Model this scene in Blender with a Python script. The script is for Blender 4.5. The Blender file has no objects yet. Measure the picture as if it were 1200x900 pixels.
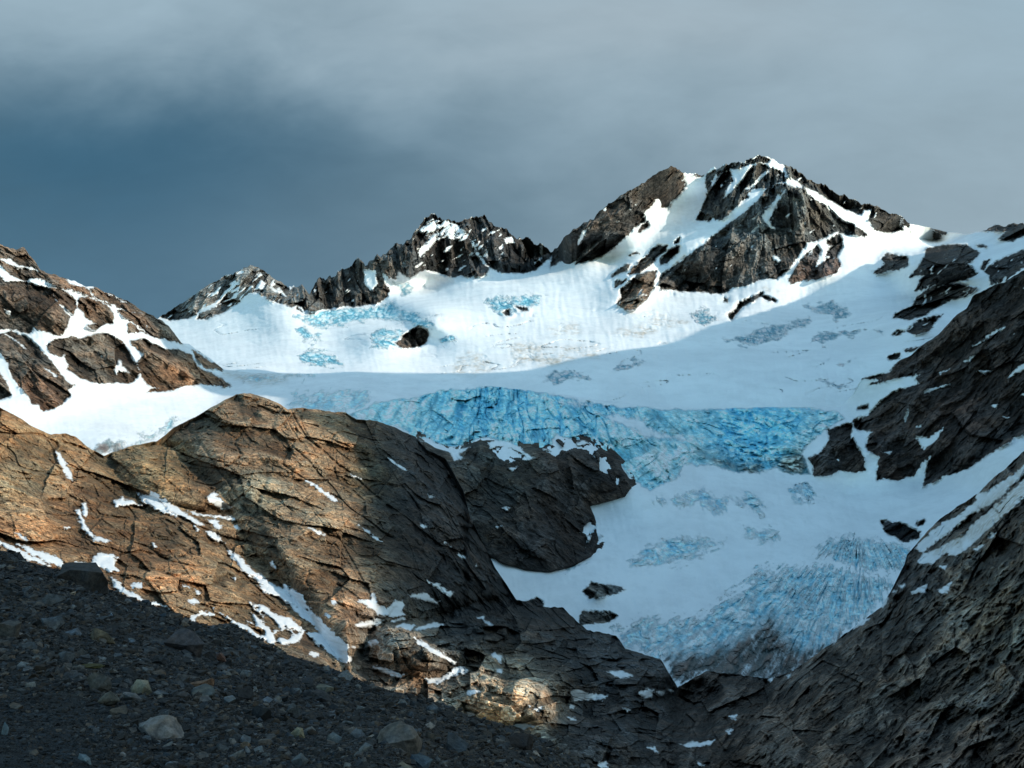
import bpy, math, random
import numpy as np
F32 = np.float32
random.seed(7); rs = np.random.RandomState(11)
scene = bpy.context.scene
COL = scene.collection

# ------------------------------------------------------------------ camera
FOC = 1152.0                      # focal length in photo pixels (1200 wide)
PITCH = math.radians(5.0)
cam_d = bpy.data.cameras.new('camera')
cam = bpy.data.objects.new('camera', cam_d); COL.objects.link(cam)
cam.location = (0, 0, 0); cam.rotation_euler = (math.radians(90) + PITCH, 0, 0)
cam_d.sensor_width = 36.0; cam_d.lens = 36.0 * FOC / 1200.0
cam_d.clip_start = 0.1; cam_d.clip_end = 60000
scene.camera = cam
CP, SP = math.cos(PITCH), math.sin(PITCH)

def ray(px, py):
    u = (np.asarray(px, float) - 600) / FOC; v = (450 - np.asarray(py, float)) / FOC
    return u, CP - v * SP, SP + v * CP
def world(px, py, D):
    x, y, z = ray(px, py)
    return np.stack([x / y * D, D + 0 * x, z / y * D], -1)

# ------------------------------------------------------------------ noise
_p = rs.permutation(256); _p = np.concatenate([_p, _p, _p]).astype(np.int32)
_g = rs.normal(size=(256, 3)); _g = (_g / np.linalg.norm(_g, axis=1)[:, None]).astype(F32)
_r = rs.rand(256, 6).astype(F32)
def perlin(P, seed=0):
    P = P + seed * 17.31
    i = np.floor(P); f = (P - i).astype(F32); i = i.astype(np.int64) & 255
    w = f * f * f * (f * (f * 6 - 15) + 10)
    out = 0
    for a in (0, 1):
        wa = w[:, 0] if a else 1 - w[:, 0]; ha = _p[i[:, 0] + a]
        for b in (0, 1):
            wb = w[:, 1] if b else 1 - w[:, 1]; hb = _p[ha + i[:, 1] + b]
            for c in (0, 1):
                wc = w[:, 2] if c else 1 - w[:, 2]; g = _g[_p[hb + i[:, 2] + c]]
                out = out + wa * wb * wc * (g[:, 0] * (f[:, 0] - a) + g[:, 1] * (f[:, 1] - b) + g[:, 2] * (f[:, 2] - c))
    return out * 1.6
def cells(P, seed=0):
    """faceted blocks: every cell is a tilted plane; returns height and distance to the cell edge"""
    P = P + seed * 9.7
    i0 = np.floor(P - 0.5).astype(np.int64)
    d1 = np.full(len(P), 9.0, F32); d2 = d1.copy(); h = np.zeros(len(P), F32)
    for a in (0, 1):
        for b in (0, 1):
            for c in (0, 1):
                i = i0 + np.array([a, b, c]); q = i & 255
                k = _p[_p[_p[q[:, 0]] + q[:, 1]] + q[:, 2]]
                r = _r[k]; fp = i + 0.2 + 0.6 * r[:, :3]
                d = (P - fp).astype(F32); dd = np.sqrt((d * d).sum(1))
                hh = ((r[:, 3:] - 0.5) * d).sum(1) * 1.6 + (r[:, 3] - 0.5) * 0.5
                new = dd < d1
                d2 = np.where(new, d1, np.minimum(d2, dd)); h = np.where(new, hh, h); d1 = np.where(new, dd, d1)
    return h, d2 - d1
def sstep(a, b, x):
    t = np.clip((x - a) / (b - a), 0, 1); return t * t * (3 - 2 * t)
def octaves(P, pix, wl, n, gain, kind, seed=0, cut=1.85):
    """sum of octaves (result in metres), each faded out where the mesh is too coarse to carry it"""
    out = np.zeros(len(P), F32)
    for k in range(n):
        w = sstep(cut * 0.8, cut * 1.6, wl / pix); m = w > 0.01
        if m.any():
            Q = P[m] / wl
            if kind == 'ridge': v = 0.45 - np.abs(perlin(Q, seed + k)) * 1.5
            elif kind == 'fbm': v = perlin(Q, seed + k)
            elif kind == 'cell': v = cells(Q, seed + k)[0]
            elif kind == 'crack':
                v = -np.clip(1 - cells(Q, seed + k)[1] / 0.12, 0, 1)
            out[m] += v * w[m] * wl * gain
        wl *= 0.5
    return out

# ------------------------------------------------------------------ outlines
WIN = {'A': (0, 250, 1/3), 'B': (300, 200, 1/3), 'C': (600, 150, 1/3), 'D': (800, 170, 1/3), 'E': (400, 430, 1/3),
       'F': (800, 430, 1/3), 'G': (0, 430, 1/3), 'H': (0, 630, .3), 'I': (340, 630, .3), 'J': (640, 600, .46667),
       'K': (800, 170, 1/4.5), 'L': (1000, 420, .311), 'M': (0, 280, .23333), 'N': (660, 430, .28333), 'X': (0, 0, 1)}
def poly(s):
    w, rest = s.split(None, 1); ox, oy, sc = WIN[w]
    v = np.array([[float(t) for t in p.split(',')] for p in rest.split()])
    return np.stack([ox + v[:, 0] * sc, oy + v[:, 1] * sc], -1)
def sdist(U, V, pl, reach=14.0):
    """signed distance in px (+ inside) to a polygon, clipped to -reach"""
    out = np.full(len(U), -reach, F32)
    lo = pl.min(0) - reach; hi = pl.max(0) + reach
    m = np.where((U > lo[0]) & (U < hi[0]) & (V > lo[1]) & (V < hi[1]))[0]
    if not len(m): return out
    u = U[m].astype(F32); v = V[m].astype(F32); d2 = np.full(len(m), 1e9, F32); ins = np.zeros(len(m), bool)
    n = len(pl)
    for k in range(n):
        ax, ay = pl[k]; bx, by = pl[(k + 1) % n]; ex, ey = bx - ax, by - ay; L = ex * ex + ey * ey
        if L < 1e-9: continue
        t = np.clip(((u - ax) * ex + (v - ay) * ey) / L, 0, 1)
        d2 = np.minimum(d2, (u - ax - t * ex) ** 2 + (v - ay - t * ey) ** 2)
        if ay != by:
            ins ^= ((ay > v) != (by > v)) & (u < (v - ay) * ex / ey + ax)
    d = np.sqrt(d2); out[m] = np.where(ins, np.minimum(d, reach), np.maximum(-d, -reach))
    return out
def union(U, V, polys, reach=14.0):
    s = np.full(len(U), -reach, F32); own = np.full(len(U), -1, np.int32)
    for k, pl in enumerate(polys):
        d = sdist(U, V, pl, reach); own[(d > 0) & (d > s)] = k; s = np.maximum(s, d)
    return s, own
def rbf(pts, c=0.25):
    P = np.array(pts, float); X = np.stack([P[:, 0] / 100, P[:, 1] / 70], -1); y = np.log(P[:, 2]); n = len(X)
    def K(A, B): return -np.sqrt(((A[:, None] - B[None]) ** 2).sum(-1) + c * c)
    M = np.zeros((n + 3, n + 3)); M[:n, :n] = K(X, X) - 1e-3 * np.eye(n); Q = np.c_[np.ones(n), X]
    M[:n, n:] = Q; M[n:, :n] = Q.T; w = np.linalg.solve(M, np.r_[y, 0, 0, 0])
    def f(px, py):
        sh = np.shape(px); A = np.stack([np.ravel(px) / 100, np.ravel(py) / 70], -1); o = np.empty(len(A))
        for i in range(0, len(A), 40000):
            a = A[i:i + 40000]; o[i:i + 40000] = K(a, X) @ w[:n] + np.c_[np.ones(len(a)), a] @ w[n:]
        return np.exp(o).reshape(sh)
    return f
def blend(U, V, spots, base):
    W = np.full(len(U), 0.08, F32); C = np.tile(np.array(base, F32) * 0.08, (len(U), 1))
    for x, y, r, c in spots:
        w = np.exp(-((U - x) ** 2 + (V - y) ** 2) / (r * r)).astype(F32); W += w; C += w[:, None] * np.array(c, F32)
    return C / W[:, None]

# ------------------------------------------------------------------ mesh output
def new_mesh(name, V, Fc, attrs=None, smooth=None, mat=None, cols=None):
    me = bpy.data.meshes.new(name); nv = len(V); nf = len(Fc); k = Fc.shape[1]
    me.vertices.add(nv); me.vertices.foreach_set('co', np.ascontiguousarray(V, F32).ravel())
    me.loops.add(nf * k); me.loops.foreach_set('vertex_index', np.ascontiguousarray(Fc, np.int32).ravel())
    me.polygons.add(nf); me.polygons.foreach_set('loop_start', np.arange(0, nf * k, k, dtype=np.int32))
    try: me.polygons.foreach_set('loop_total', np.full(nf, k, np.int32))
    except Exception: pass
    me.update(calc_edges=True)
    for n, a in (attrs or {}).items():
        if a.ndim == 2:
            at = me.attributes.new(n, 'FLOAT_COLOR', 'POINT'); at.data.foreach_set('color', np.c_[a, np.ones(len(a))].astype(F32).ravel())
        else:
            at = me.attributes.new(n, 'FLOAT', 'POINT'); at.data.foreach_set('value', a.astype(F32))
    if smooth is not None: me.polygons.foreach_set('use_smooth', np.ascontiguousarray(smooth, bool))
    if mat: me.materials.append(mat)
    o = bpy.data.objects.new(name, me); COL.objects.link(o)
    return o
def props(o, **kw):
    for k, v in kw.items():
        if v: o[k] = v

# ------------------------------------------------------------------ node helpers / materials
def nt(mat):
    mat.use_nodes = True; t = mat.node_tree; t.nodes.clear(); return t
class G:
    def __init__(s, t): s.t = t
    def n(s, typ, ins=None, **kw):
        nd = s.t.nodes.new(typ)
        for k, v in kw.items(): setattr(nd, k, v)
        for k, v in (ins or {}).items():
            sk = nd.inputs[k]
            if hasattr(v, 'is_output') or isinstance(v, bpy.types.NodeSocket): s.t.links.new(v, sk)
            else: sk.default_value = v
        return nd
    def math(s, op, a, b=0.0, c=None, clamp=False):
        i = {0: a, 1: b}
        if c is not None: i[2] = c
        return s.n('ShaderNodeMath', i, operation=op, use_clamp=clamp).outputs[0]
    def mix(s, f, a, b, mode='MIX'):
        nd = s.n('ShaderNodeMix', data_type='RGBA', blend_type=mode)
        for k, v in ((0, f), (6, a), (7, b)):
            if isinstance(v, bpy.types.NodeSocket): s.t.links.new(v, nd.inputs[k])
            else: nd.inputs[k].default_value = v
        return nd.outputs[2]
    def ss(s, v, a, b, lo=0.0, hi=1.0):
        return s.n('ShaderNodeMapRange', {0: v, 1: a, 2: b, 3: lo, 4: hi}, interpolation_type='SMOOTHSTEP').outputs[0]
    def noise(s, vec, sc, det=4, rough=.6, lac=2.0, dist=0.0):
        return s.n('ShaderNodeTexNoise', {'Vector': vec, 'Scale': sc, 'Detail': det, 'Roughness': rough, 'Lacunarity': lac, 'Distortion': dist}).outputs[0]

def terrain_material(name, m, ice_flow=(1, 1, 1), rot=(0, 0, 0)):
    """rock / snow / ice; m = size of one photo pixel on this surface in metres"""
    mat = bpy.data.materials.new(name); t = nt(mat); g = G(t)
    P = g.n('ShaderNodeNewGeometry').outputs['Position']
    att = lambda n, o='Fac': g.n('ShaderNodeAttribute', attribute_name=n).outputs[o]
    rockc, iced, sn, ice, dirt = att('rock', 'Color'), att('icec', 'Color'), att('snow'), att('ice'), att('dirt')
    pr = g.n('ShaderNodeMapping', {'Vector': P, 'Rotation': rot, 'Scale': (1, 1, 1)}).outputs[0]
    pr2 = g.n('ShaderNodeMapping', {'Vector': pr, 'Scale': (.35, 1, 1)}).outputs[0]
    fine = g.noise(pr2, 1 / (5 * m), 6, .68)
    mid = g.noise(P, 1 / (22 * m), 5, .6)
    grit = g.noise(P, 1 / (1.6 * m), 3, .7)
    vor = g.n('ShaderNodeTexVoronoi', {'Vector': pr2, 'Scale': 1 / (7 * m), 'Detail': 2.0, 'Roughness': .6}, feature='DISTANCE_TO_EDGE').outputs[0]
    # rock
    v = g.math('MULTIPLY', g.ss(fine, .32, .70, .38, 1.75), g.ss(mid, .3, .7, .65, 1.35))
    v = g.math('MULTIPLY', v, g.ss(grit, .25, .75, .7, 1.32))
    v = g.math('MULTIPLY', v, g.ss(vor, 0.0, .06, .45, 1.0))
    hue = g.mix(g.ss(g.noise(P, 1 / (40 * m), 4, .6), .35, .65), (1.12, .97, .86, 1), (.9, 1.02, 1.12, 1))
    rc = g.mix(1.0, rockc, hue, 'MULTIPLY')
    rc = g.n('ShaderNodeVectorMath', {0: rc, 3: v}, operation='SCALE').outputs[0]
    # snow edge with fine jitter
    j = g.math('SUBTRACT', g.noise(P, 1 / (4 * m), 4, .65), .5)
    sd = g.math('ADD', sn, g.math('MULTIPLY', j, 7.0))
    sf = g.ss(sd, -.35, .35)
    snowc = g.mix(g.ss(g.noise(P, 1 / (60 * m), 5, .55), .35, .7), (.83, .84, .85, 1), (.74, .75, .765, 1))
    pstr = g.n('ShaderNodeMapping', {'Vector': P, 'Scale': (.5, .18, 1)}).outputs[0]
    snowc = g.mix(g.ss(g.noise(pstr, 1 / (7 * m), 6, .72), .42, .72, 0, .38), snowc, (.60, .62, .63, 1))
    snowc = g.mix(g.ss(sd, 2.2, .2, 0, .45), snowc, (.50, .47, .43, 1))
    dustn = g.math('MULTIPLY', dirt, g.ss(g.noise(P, 1 / (9 * m), 5, .7), .35, .62))
    snowc = g.mix(dustn, snowc, (.50, .44, .37, 1))
    # ice
    iv = g.ss(g.noise(P, 1 / (6 * m), 5, .7), .3, .7, .75, 1.25)
    ic = g.n('ShaderNodeVectorMath', {0: iced, 3: iv}, operation='SCALE').outputs[0]
    ps = g.n('ShaderNodeMapping', {'Vector': P, 'Scale': (1, .3, .5)}).outputs[0]
    iedge = g.math('ADD', ice, g.math('MULTIPLY', g.math('SUBTRACT', g.noise(ps, 1 / (7 * m), 6, .78), .5), 1.9))
    ifac = g.math('MULTIPLY', g.ss(iedge, .15, .85), g.ss(ice, 0.02, .3))
    white = g.mix(ifac, snowc, ic)
    col = g.mix(sf, rc, white)
    rough = g.ss(sf, 0, 1, .92, .75)
    rough = g.math('SUBTRACT', rough, g.math('MULTIPLY', g.math('MULTIPLY', ifac, sf), .25))
    # bump
    hb = g.math('ADD', g.math('MULTIPLY', fine, 4.5 * m), g.math('MULTIPLY', grit, .9 * m))
    hb = g.math('ADD', hb, g.math('MULTIPLY', g.math('MINIMUM', vor, .12), 9 * m))
    hs = g.math('ADD', g.math('MULTIPLY', g.noise(P, 1 / (9 * m), 4, .5), .7 * m), g.math('MULTIPLY', g.math('MULTIPLY', ifac, fine), 3.5 * m))
    hh = g.n('ShaderNodeMix', {0: sf, 2: hb, 3: hs}, data_type='FLOAT').outputs[0]
    bump = g.n('ShaderNodeBump', {'Height': hh, 'Strength': .9, 'Distance': 1.0}).outputs[0]
    b = g.n('ShaderNodeBsdfPrincipled', {'Base Color': col, 'Roughness': rough, 'Normal': bump, 'Specular IOR Level': .25})
    g.n('ShaderNodeOutputMaterial', {'Surface': b.outputs[0]})
    return mat

# ------------------------------------------------------------------ layer builder
STEP = 1.15
LAYERS = {}
def strata(P, ang, squeeze):
    """coordinates turned in the picture's x-z sense so that strata run at ang, stretched along them"""
    c, s = math.cos(ang), math.sin(ang)
    u = P[:, 0] * c + P[:, 2] * s; w = -P[:, 0] * s + P[:, 2] * c
    return np.stack([u * squeeze, P[:, 1], w], -1)
def layer(name, x0, x1, top, bottom, ctrl, c=.25, back=(30, .35), step=STEP, jag=None):
    px = np.arange(x0, x1 + .1, step)
    T = np.array(top, float); ty = np.interp(px, T[:, 0], T[:, 1])
    if jag:
        z0 = 0 * px; J = 0
        for i, l_ in enumerate((22, 10, 5, 2.6)): J = J + (np.abs(perlin(np.stack([px / l_, z0 + 3.7 * i, z0], -1), 200 + i)) - .25) * (l_ / 22) ** .75
        ty = ty + J * np.interp(px, *np.array(jag, float).T)
    B = np.array(bottom, float); by = np.maximum(np.interp(px, B[:, 0], B[:, 1]), ty + 6)
    nr = int(np.max(by - ty) / step) + 1
    t = np.linspace(0, 1, nr)
    U = np.tile(px, (nr, 1)); V = ty + (by - ty) * t[:, None]
    f = rbf(ctrl, c); D = f(U, V)
    W = world(U, V, D)
    # the far side of the crest: real ground falling away behind it
    nb, fall = back; crest = W[0]; D0 = D[0]
    rows = [W[:0]] if nb == 0 else []
    for k in range(nb, 0, -1):
        s = (k / nb) ** 1.6 * nb * D0 / FOC * 6
        q = crest.copy(); q[:, 0] *= (D0 + s) / D0; q[:, 1] += s; q[:, 2] = crest[:, 2] - s * fall - .0 * s
        rows.append(q)
    Wf = np.concatenate([np.array(rows), W], 0) if nb else W
    Uf = np.concatenate([np.tile(px, (nb, 1)), U], 0); Vf = np.concatenate([np.tile(ty, (nb, 1)), V], 0)
    du = np.gradient(Wf, axis=1); dv = np.gradient(Wf, axis=0)
    N = np.cross(dv, du); N /= np.linalg.norm(N, axis=-1)[..., None] + 1e-9
    tocam = (N * -Wf).sum(-1) < 0
    flip = tocam & (np.arange(nb + nr)[:, None] >= nb); N[flip] *= -1
    N[:nb] = np.where((N[:nb, :, 2] < 0)[..., None], -N[:nb], N[:nb])
    # smooth normals a little so displacement does not tear
    for _ in range(6):
        N = (N + np.roll(N, 1, 0) + np.roll(N, -1, 0) + np.roll(N, 1, 1) + np.roll(N, -1, 1)) / 5
    N /= np.linalg.norm(N, axis=-1)[..., None] + 1e-9
    gs = np.maximum(np.linalg.norm(du, axis=-1), np.linalg.norm(dv, axis=-1))
    for _ in range(3): gs = (gs + np.roll(gs, 1, 0) + np.roll(gs, -1, 0) + np.roll(gs, 1, 1) + np.roll(gs, -1, 1)) / 5
    mpp = D / FOC
    gq = np.sqrt(1 + (np.gradient(D, axis=0) / step / mpp) ** 2 + (np.gradient(D, axis=1) / step / mpp) ** 2)
    gq = np.clip(gq, 1, 6)
    for _ in range(8): gq = (gq + np.roll(gq, 1, 0) + np.roll(gq, -1, 0) + np.roll(gq, 1, 1) + np.roll(gq, -1, 1)) / 5
    k_ = nb + 0 * 1
    Gf = np.concatenate([np.zeros((nb, len(px))), gq * mpp], 0); Gf[nb:nb + 3] *= np.array([.1, .4, .8])[:, None]
    L = dict(G=Gf.ravel(), name=name, shape=Wf.shape[:2], P=Wf.reshape(-1, 3), N=N.reshape(-1, 3), U=Uf.ravel(), V=Vf.ravel(),
             pix=np.clip(gs.ravel(), np.maximum(Wf[..., 1].ravel(), 5) / FOC * step, np.maximum(Wf[..., 1].ravel(), 5) / FOC * step * 8), nb=nb, f=f, step=step)
    LAYERS[name] = L
    return L
def warp(L, amp, wl=18, seed=50, fine=True):
    """the photo-plane coordinates with natural wobble, for outlines of snow, ice and rock"""
    Q = np.stack([L['U'], L['V'], 0 * L['U']], -1)
    a = perlin(Q / wl, seed) * amp + perlin(Q / (wl * .4), seed + 1) * amp * .5
    b = perlin(Q / wl, seed + 2) * amp + perlin(Q / (wl * .4), seed + 3) * amp * .5
    if fine:
        a += perlin(Q / 3.2, seed + 4) * 1.0; b += perlin(Q / 3.2, seed + 5) * 1.0
    return L['U'] + a, L['V'] + b
def relief(L, h):
    """h in local pixel units, towards the viewer's side of the slope: pushes the ground in and out"""
    P = L['P']; k = 1 - np.clip(h * L['G'] / np.maximum(P[:, 1], 1), -.2, .2)
    L['P'] = P * k[:, None]
def turn(L, deg, stretch, wob=2.5, wl=30, seed=301):
    a = math.radians(deg); U, V = L['U'], L['V']
    Q = np.stack([U / wl, V / wl, 0 * U], -1); U = U + wob * perlin(Q, seed); V = V + wob * perlin(Q, seed + 1)
    return (U * math.cos(a) + V * math.sin(a)) / stretch, -U * math.sin(a) + V * math.cos(a)
def polar(L, cx, cy, R, stretch, wob=2.5, wl=30, seed=311):
    U, V = L['U'], L['V']; Q = np.stack([U / wl, V / wl, 0 * U], -1)
    dx, dy = U - cx + wob * perlin(Q, seed), V - cy + wob * perlin(Q, seed + 1)
    return np.sqrt(dx * dx + dy * dy) / stretch, np.arctan2(dx, dy) * R
def o2(ab, wl, n, gain, kind, seed=0, lo=2.3):
    a, b = ab; out = 0
    for k in range(n):
        if wl < lo: break
        Q = np.stack([a / wl, b / wl, 0 * a + .37 + k], -1)
        if kind == 'ridge': v = .3 - np.abs(perlin(Q, seed + k)) * 1.4
        elif kind == 'gash': v = np.abs(perlin(Q, seed + k)) * 1.4 - .3
        elif kind == 'fbm': v = perlin(Q, seed + k)
        elif kind == 'cell': v = cells(Q, seed + k)[0]
        elif kind == 'crack': v = -np.clip(1 - np.abs(perlin(Q, seed + k)) / .07, 0, 1) * np.clip(perlin(Q * .5, seed + 40) * 2.2 + .45, 0, 1)
        out = out + v * wl * gain; wl *= .52
    return out
def lines(ab, wl, seed, w=.16):
    """narrow open cracks, 0..1"""
    Q = np.stack([ab[0] / wl, ab[1] / wl, 0 * ab[0] + 1.7], -1)
    return np.clip(1 - np.abs(perlin(Q, seed)) / w, 0, 1) * np.clip(perlin(Q * .45 + 3, seed + 7) * 2.5 + .75, 0, 1)
def rocky(ab, wl=44, seed=20, facet=.30, ridge=.20, crack=.085):
    h = o2(ab, wl, 5, facet, 'cell', seed) + o2(ab, wl * .8, 5, ridge, 'ridge', seed + 9)
    return h + o2(ab, wl * .55, 3, crack, 'crack', seed + 19) + o2(ab, 6, 2, .22, 'fbm', seed + 25)
def fan(L, cx, cy, R, wa, wl):
    dx, dy = L['U'] - cx, L['V'] - cy; r = np.sqrt(dx * dx + dy * dy)
    return np.arctan2(dx, dy) * R / wa, r / wl
def streaks(a, b, n=4, seed=31):
    o = 0; k = 1.; t = 0
    for i in range(n):
        o = o + perlin(np.stack([a * k, b * k, 0 * a + 5.5 * i], -1), seed + i) / k ** .5; t += .5 / k ** .5; k *= 1.9
    return o / t
def seracs(a, b, seed=70):
    """blocks of ice parted by deep narrow crevasses: height 0..1"""
    w = perlin(np.stack([a * .35, b * .35, 0 * a], -1), seed) * 1.2
    Q = np.stack([a + w, b + w * .6, 0 * a + .4], -1).astype(np.float64)
    h1, e1 = cells(Q, seed); h2, e2 = cells(Q * 2.1 + 3.3, seed + 1)
    return .55 * np.clip(e1 / .28, 0, 1) ** .7 + .25 * np.clip(e2 / .3, 0, 1) + .5 * h1 + .25 * h2
def emit(L, owners, table, mat, extra_mask=None):
    """owners: per-vertex int; table: int -> (object name, properties). Splits the sheet into one mesh per owner."""
    nr, nc = L['shape']; idx = np.arange(nr * nc).reshape(nr, nc)
    Fc = np.stack([idx[:-1, :-1], idx[1:, :-1], idx[1:, 1:], idx[:-1, 1:]], -1).reshape(-1, 4)
    fo = owners[Fc[:, 0]]; smooth = (L['snow'][Fc].mean(1) > 0) & (L['ice'][Fc].mean(1) < .3)
    for k, (nm, pr) in table.items():
        m = fo == k
        if m.sum() < 4: print('EMPTY owner', L['name'], nm); continue
        ff = Fc[m]; used, inv = np.unique(ff, return_inverse=True); ff = inv.reshape(ff.shape)
        at = {a: L[a][used] for a in ('rock', 'icec', 'snow', 'ice', 'dirt')}
        o = new_mesh(nm, L['P'][used], ff, at, smooth[m], mat)
        props(o, **pr)

# =================================================================== L1: far peaks and upper snow basin
top1 = [(100,385),(187,372),(200,365),(227,347),(253,330),(280,317),(293,311),(310,318),(323,328),(338,338),(353,335),(363,337),(375,327),(387,327),
 (400,317),(407,313),(420,306),(428,310),(447,298),(467,287),(483,278),(492,263),(505,253),(517,257),(533,260),(547,260),(558,254),(567,251),(573,262),(588,267),(600,272),
 (613,280),(627,283),(648,297),(663,278),(680,265),(697,255),(713,240),(733,227),(747,220),(760,210),(787,195),(800,203),(813,206),(827,206),(833,200),
 (850,194),(867,193),(877,188),(890,183),(900,187),(917,193),(933,200),(947,211),(970,220),(987,230),(1007,238),(1027,242),(1050,252),(1067,263),(1090,267),
 (1110,272),(1133,274),(1150,272),(1167,265),(1183,262),(1200,263),(1260,258),(1400,240)]
bot1 = [(100,430),(200,455),(265,462),(420,470),(600,480),(700,495),(820,505),(985,502),(1040,470),(1120,420),(1200,350),(1400,300)]
ctl1 = [(100,400,3700),(187,372,3900),(227,347,3900),(293,311,4000),(338,338,3950),(363,337,4000),(420,306,4150),(505,253,4500),(567,252,4550),(613,280,4500),
 (648,297,4400),(665,278,3750),(680,265,3650),(733,227,3650),(787,195,3700),(830,203,4000),(860,193,3850),(890,183,3800),(947,210,3850),(1027,242,3800),(1067,263,3900),(1110,272,4000),
 (1150,272,3600),(1200,263,3300),(1400,220,3000),(220,378,3600),(290,350,3600),(290,375,3300),(350,345,3750),(320,340,3700),(370,362,3550),(450,350,3900),(540,325,4050),
 (480,320,4100),(600,310,4150),(640,310,4150),(450,372,3350),(500,350,3650),(600,325,3900),(600,340,3400),(660,318,3800),(700,335,3300),(520,290,4250),(565,290,4280),(545,300,4330),
 (760,280,3720),(770,310,3500),(800,300,3420),(820,270,3560),(745,300,3640),(700,290,3760),(810,215,3950),(780,250,3880),(720,310,3680),(690,312,3700),(740,250,3680),(735,290,3720),(850,230,3680),(830,255,3650),(870,215,3700),(905,220,3600),(940,215,3640),
 (870,270,3480),(830,310,3330),(775,338,3300),(850,348,3180),(900,310,3350),(900,270,3450),(930,330,3260),(930,260,3480),(985,258,3600),(960,300,3400),(940,345,3220),(985,310,3350),
 (890,245,3500),(1000,320,3300),(745,340,3050),(745,316,3300),(1050,300,3500),(1100,290,3700),(1060,340,3000),(980,235,3720),
 (250,400,2900),(350,375,3050),(450,380,2950),(500,360,3050),(600,350,3150),(700,362,2950),(800,362,2950),(860,362,2900),(300,420,2300),(400,410,2450),(484,395,2550),
 (430,385,2800),(500,410,2450),(500,430,2180),(600,430,2150),(700,430,2100),(800,400,2400),(850,440,1980),(950,440,1930),(1000,400,2200),(900,380,2600),(1100,360,2500),
 (1100,300,3000),(1130,330,2550),(1080,370,2250),(1150,300,2850),(1200,300,2500),(1200,340,2150),(1060,410,1950),(1000,450,1880),(300,437,2000),(400,440,1980),(265,437,2050),
 (150,440,2200),(300,470,1900),(600,475,1880),(800,500,1800),(1000,500,1750),(1200,450,1700),(1400,300,2200),(1400,400,1700)]
L = layer('far', 120, 1380, top1, bot1, ctl1, c=.3, back=(26, .3), jag=[(100, 4), (190, 5), (330, 6), (345, 11), (640, 11), (660, 7), (800, 6), (830, 9), (1060, 8), (1080, 1), (1140, 1), (1150, 6), (1400, 6)])
U, V = warp(L, 1.6)
U2, V2 = warp(L, 4.0, 26, 80)
R1 = [poly(s) for s in (
 'C 150,415 190,370 240,330 290,300 340,255 440,195 560,120 605,155 600,180 580,195 560,215 540,235 505,245 500,270 460,300 465,330 430,350 400,380 370,410 330,440 280,465 225,478 222,450 245,400 268,350 250,360 215,430 180,465 135,488 140,430',
 'C 605,185 612,200 590,235 560,255 545,280 525,280 530,255 560,230 580,200',
 'K 125,150 180,130 230,95 290,90 330,100 400,90 440,110 460,130 440,170 400,185 370,225 345,260 350,275 310,300 260,345 215,395 180,400 165,380 140,405 75,390 100,340 120,290 130,240 120,200',
 'K 335,95 350,60 405,45 440,70 465,80 455,97 400,90 360,97',
 'K 450,225 480,210 540,205 600,225 640,215 665,260 700,290 760,330 800,370 840,400 900,420 900,470 870,472 825,455 770,475 720,505 650,515 640,545 600,600 550,655 515,690 480,710 440,700 400,715 330,745 265,750 220,785 160,785 100,770 30,775 -60,765 -112,765 -127,705 -105,675 0,607 60,560 140,500 230,430 320,360 400,290',
 'K 440,170 460,120 560,160 545,190 500,200 440,225 370,225 400,185',
 'K 760,510 820,470 840,510 845,540 815,590 835,630 810,665 740,700 690,710 620,715 570,730 555,705 600,640 660,570 710,525 725,560 715,610 700,650 770,600 775,580 750,590 775,545 800,530 760,525',
 'D 350,60 390,70 440,110 520,140 560,165 600,190 680,205 750,235 800,270 790,285 765,275 770,300 720,307 670,295 655,265 665,225 635,225 630,243 600,240 550,215 510,190 470,165 440,150 400,125 370,100',
 'D 555,265 620,290 650,318 640,322 600,312 550,310',
 'A 540,350 600,335 680,280 760,230 840,190 850,205 830,240 800,270 760,310 700,340 660,370 600,375',
 'A 850,200 880,172 930,195 970,225 1015,255 1050,340 1060,345 1000,320 930,300 900,275 870,280 830,320 780,350 730,375 690,370 700,350 740,340 790,300 840,250',
 'B 100,430 160,395 190,400 225,370 260,370 320,330 360,308 385,320 440,285 500,250 550,225 575,180 615,150 700,170 740,170 800,145 820,180 900,205 980,240 1045,280 1045,295 1020,312 985,350 940,360 870,360 820,340 810,365 760,380 720,365 700,375 640,360 590,350 540,378 500,350 490,385 470,380 440,350 450,390 470,420 460,445 420,470 300,480 210,492 170,490 130,470',
 'C 515,412 545,415 540,435 490,475 450,510 410,515 420,495 460,460 490,430',
 'C 580,418 590,420 580,445 545,475 522,480 520,465 550,435',
 'C 395,480 418,478 405,500 355,525 350,520', 'C 440,435 445,440 415,452 410,448', 'C 475,332 482,345 450,370 440,368 450,350',
 'C 365,540 400,532 385,550 365,558', 'C 590,387 590,400 570,410 570,403',
 'C 870,590 930,606 925,613 890,605', 'C 640,157 680,160 680,168 650,170',
 'D 870,285 930,300 925,313 890,305')]
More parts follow.
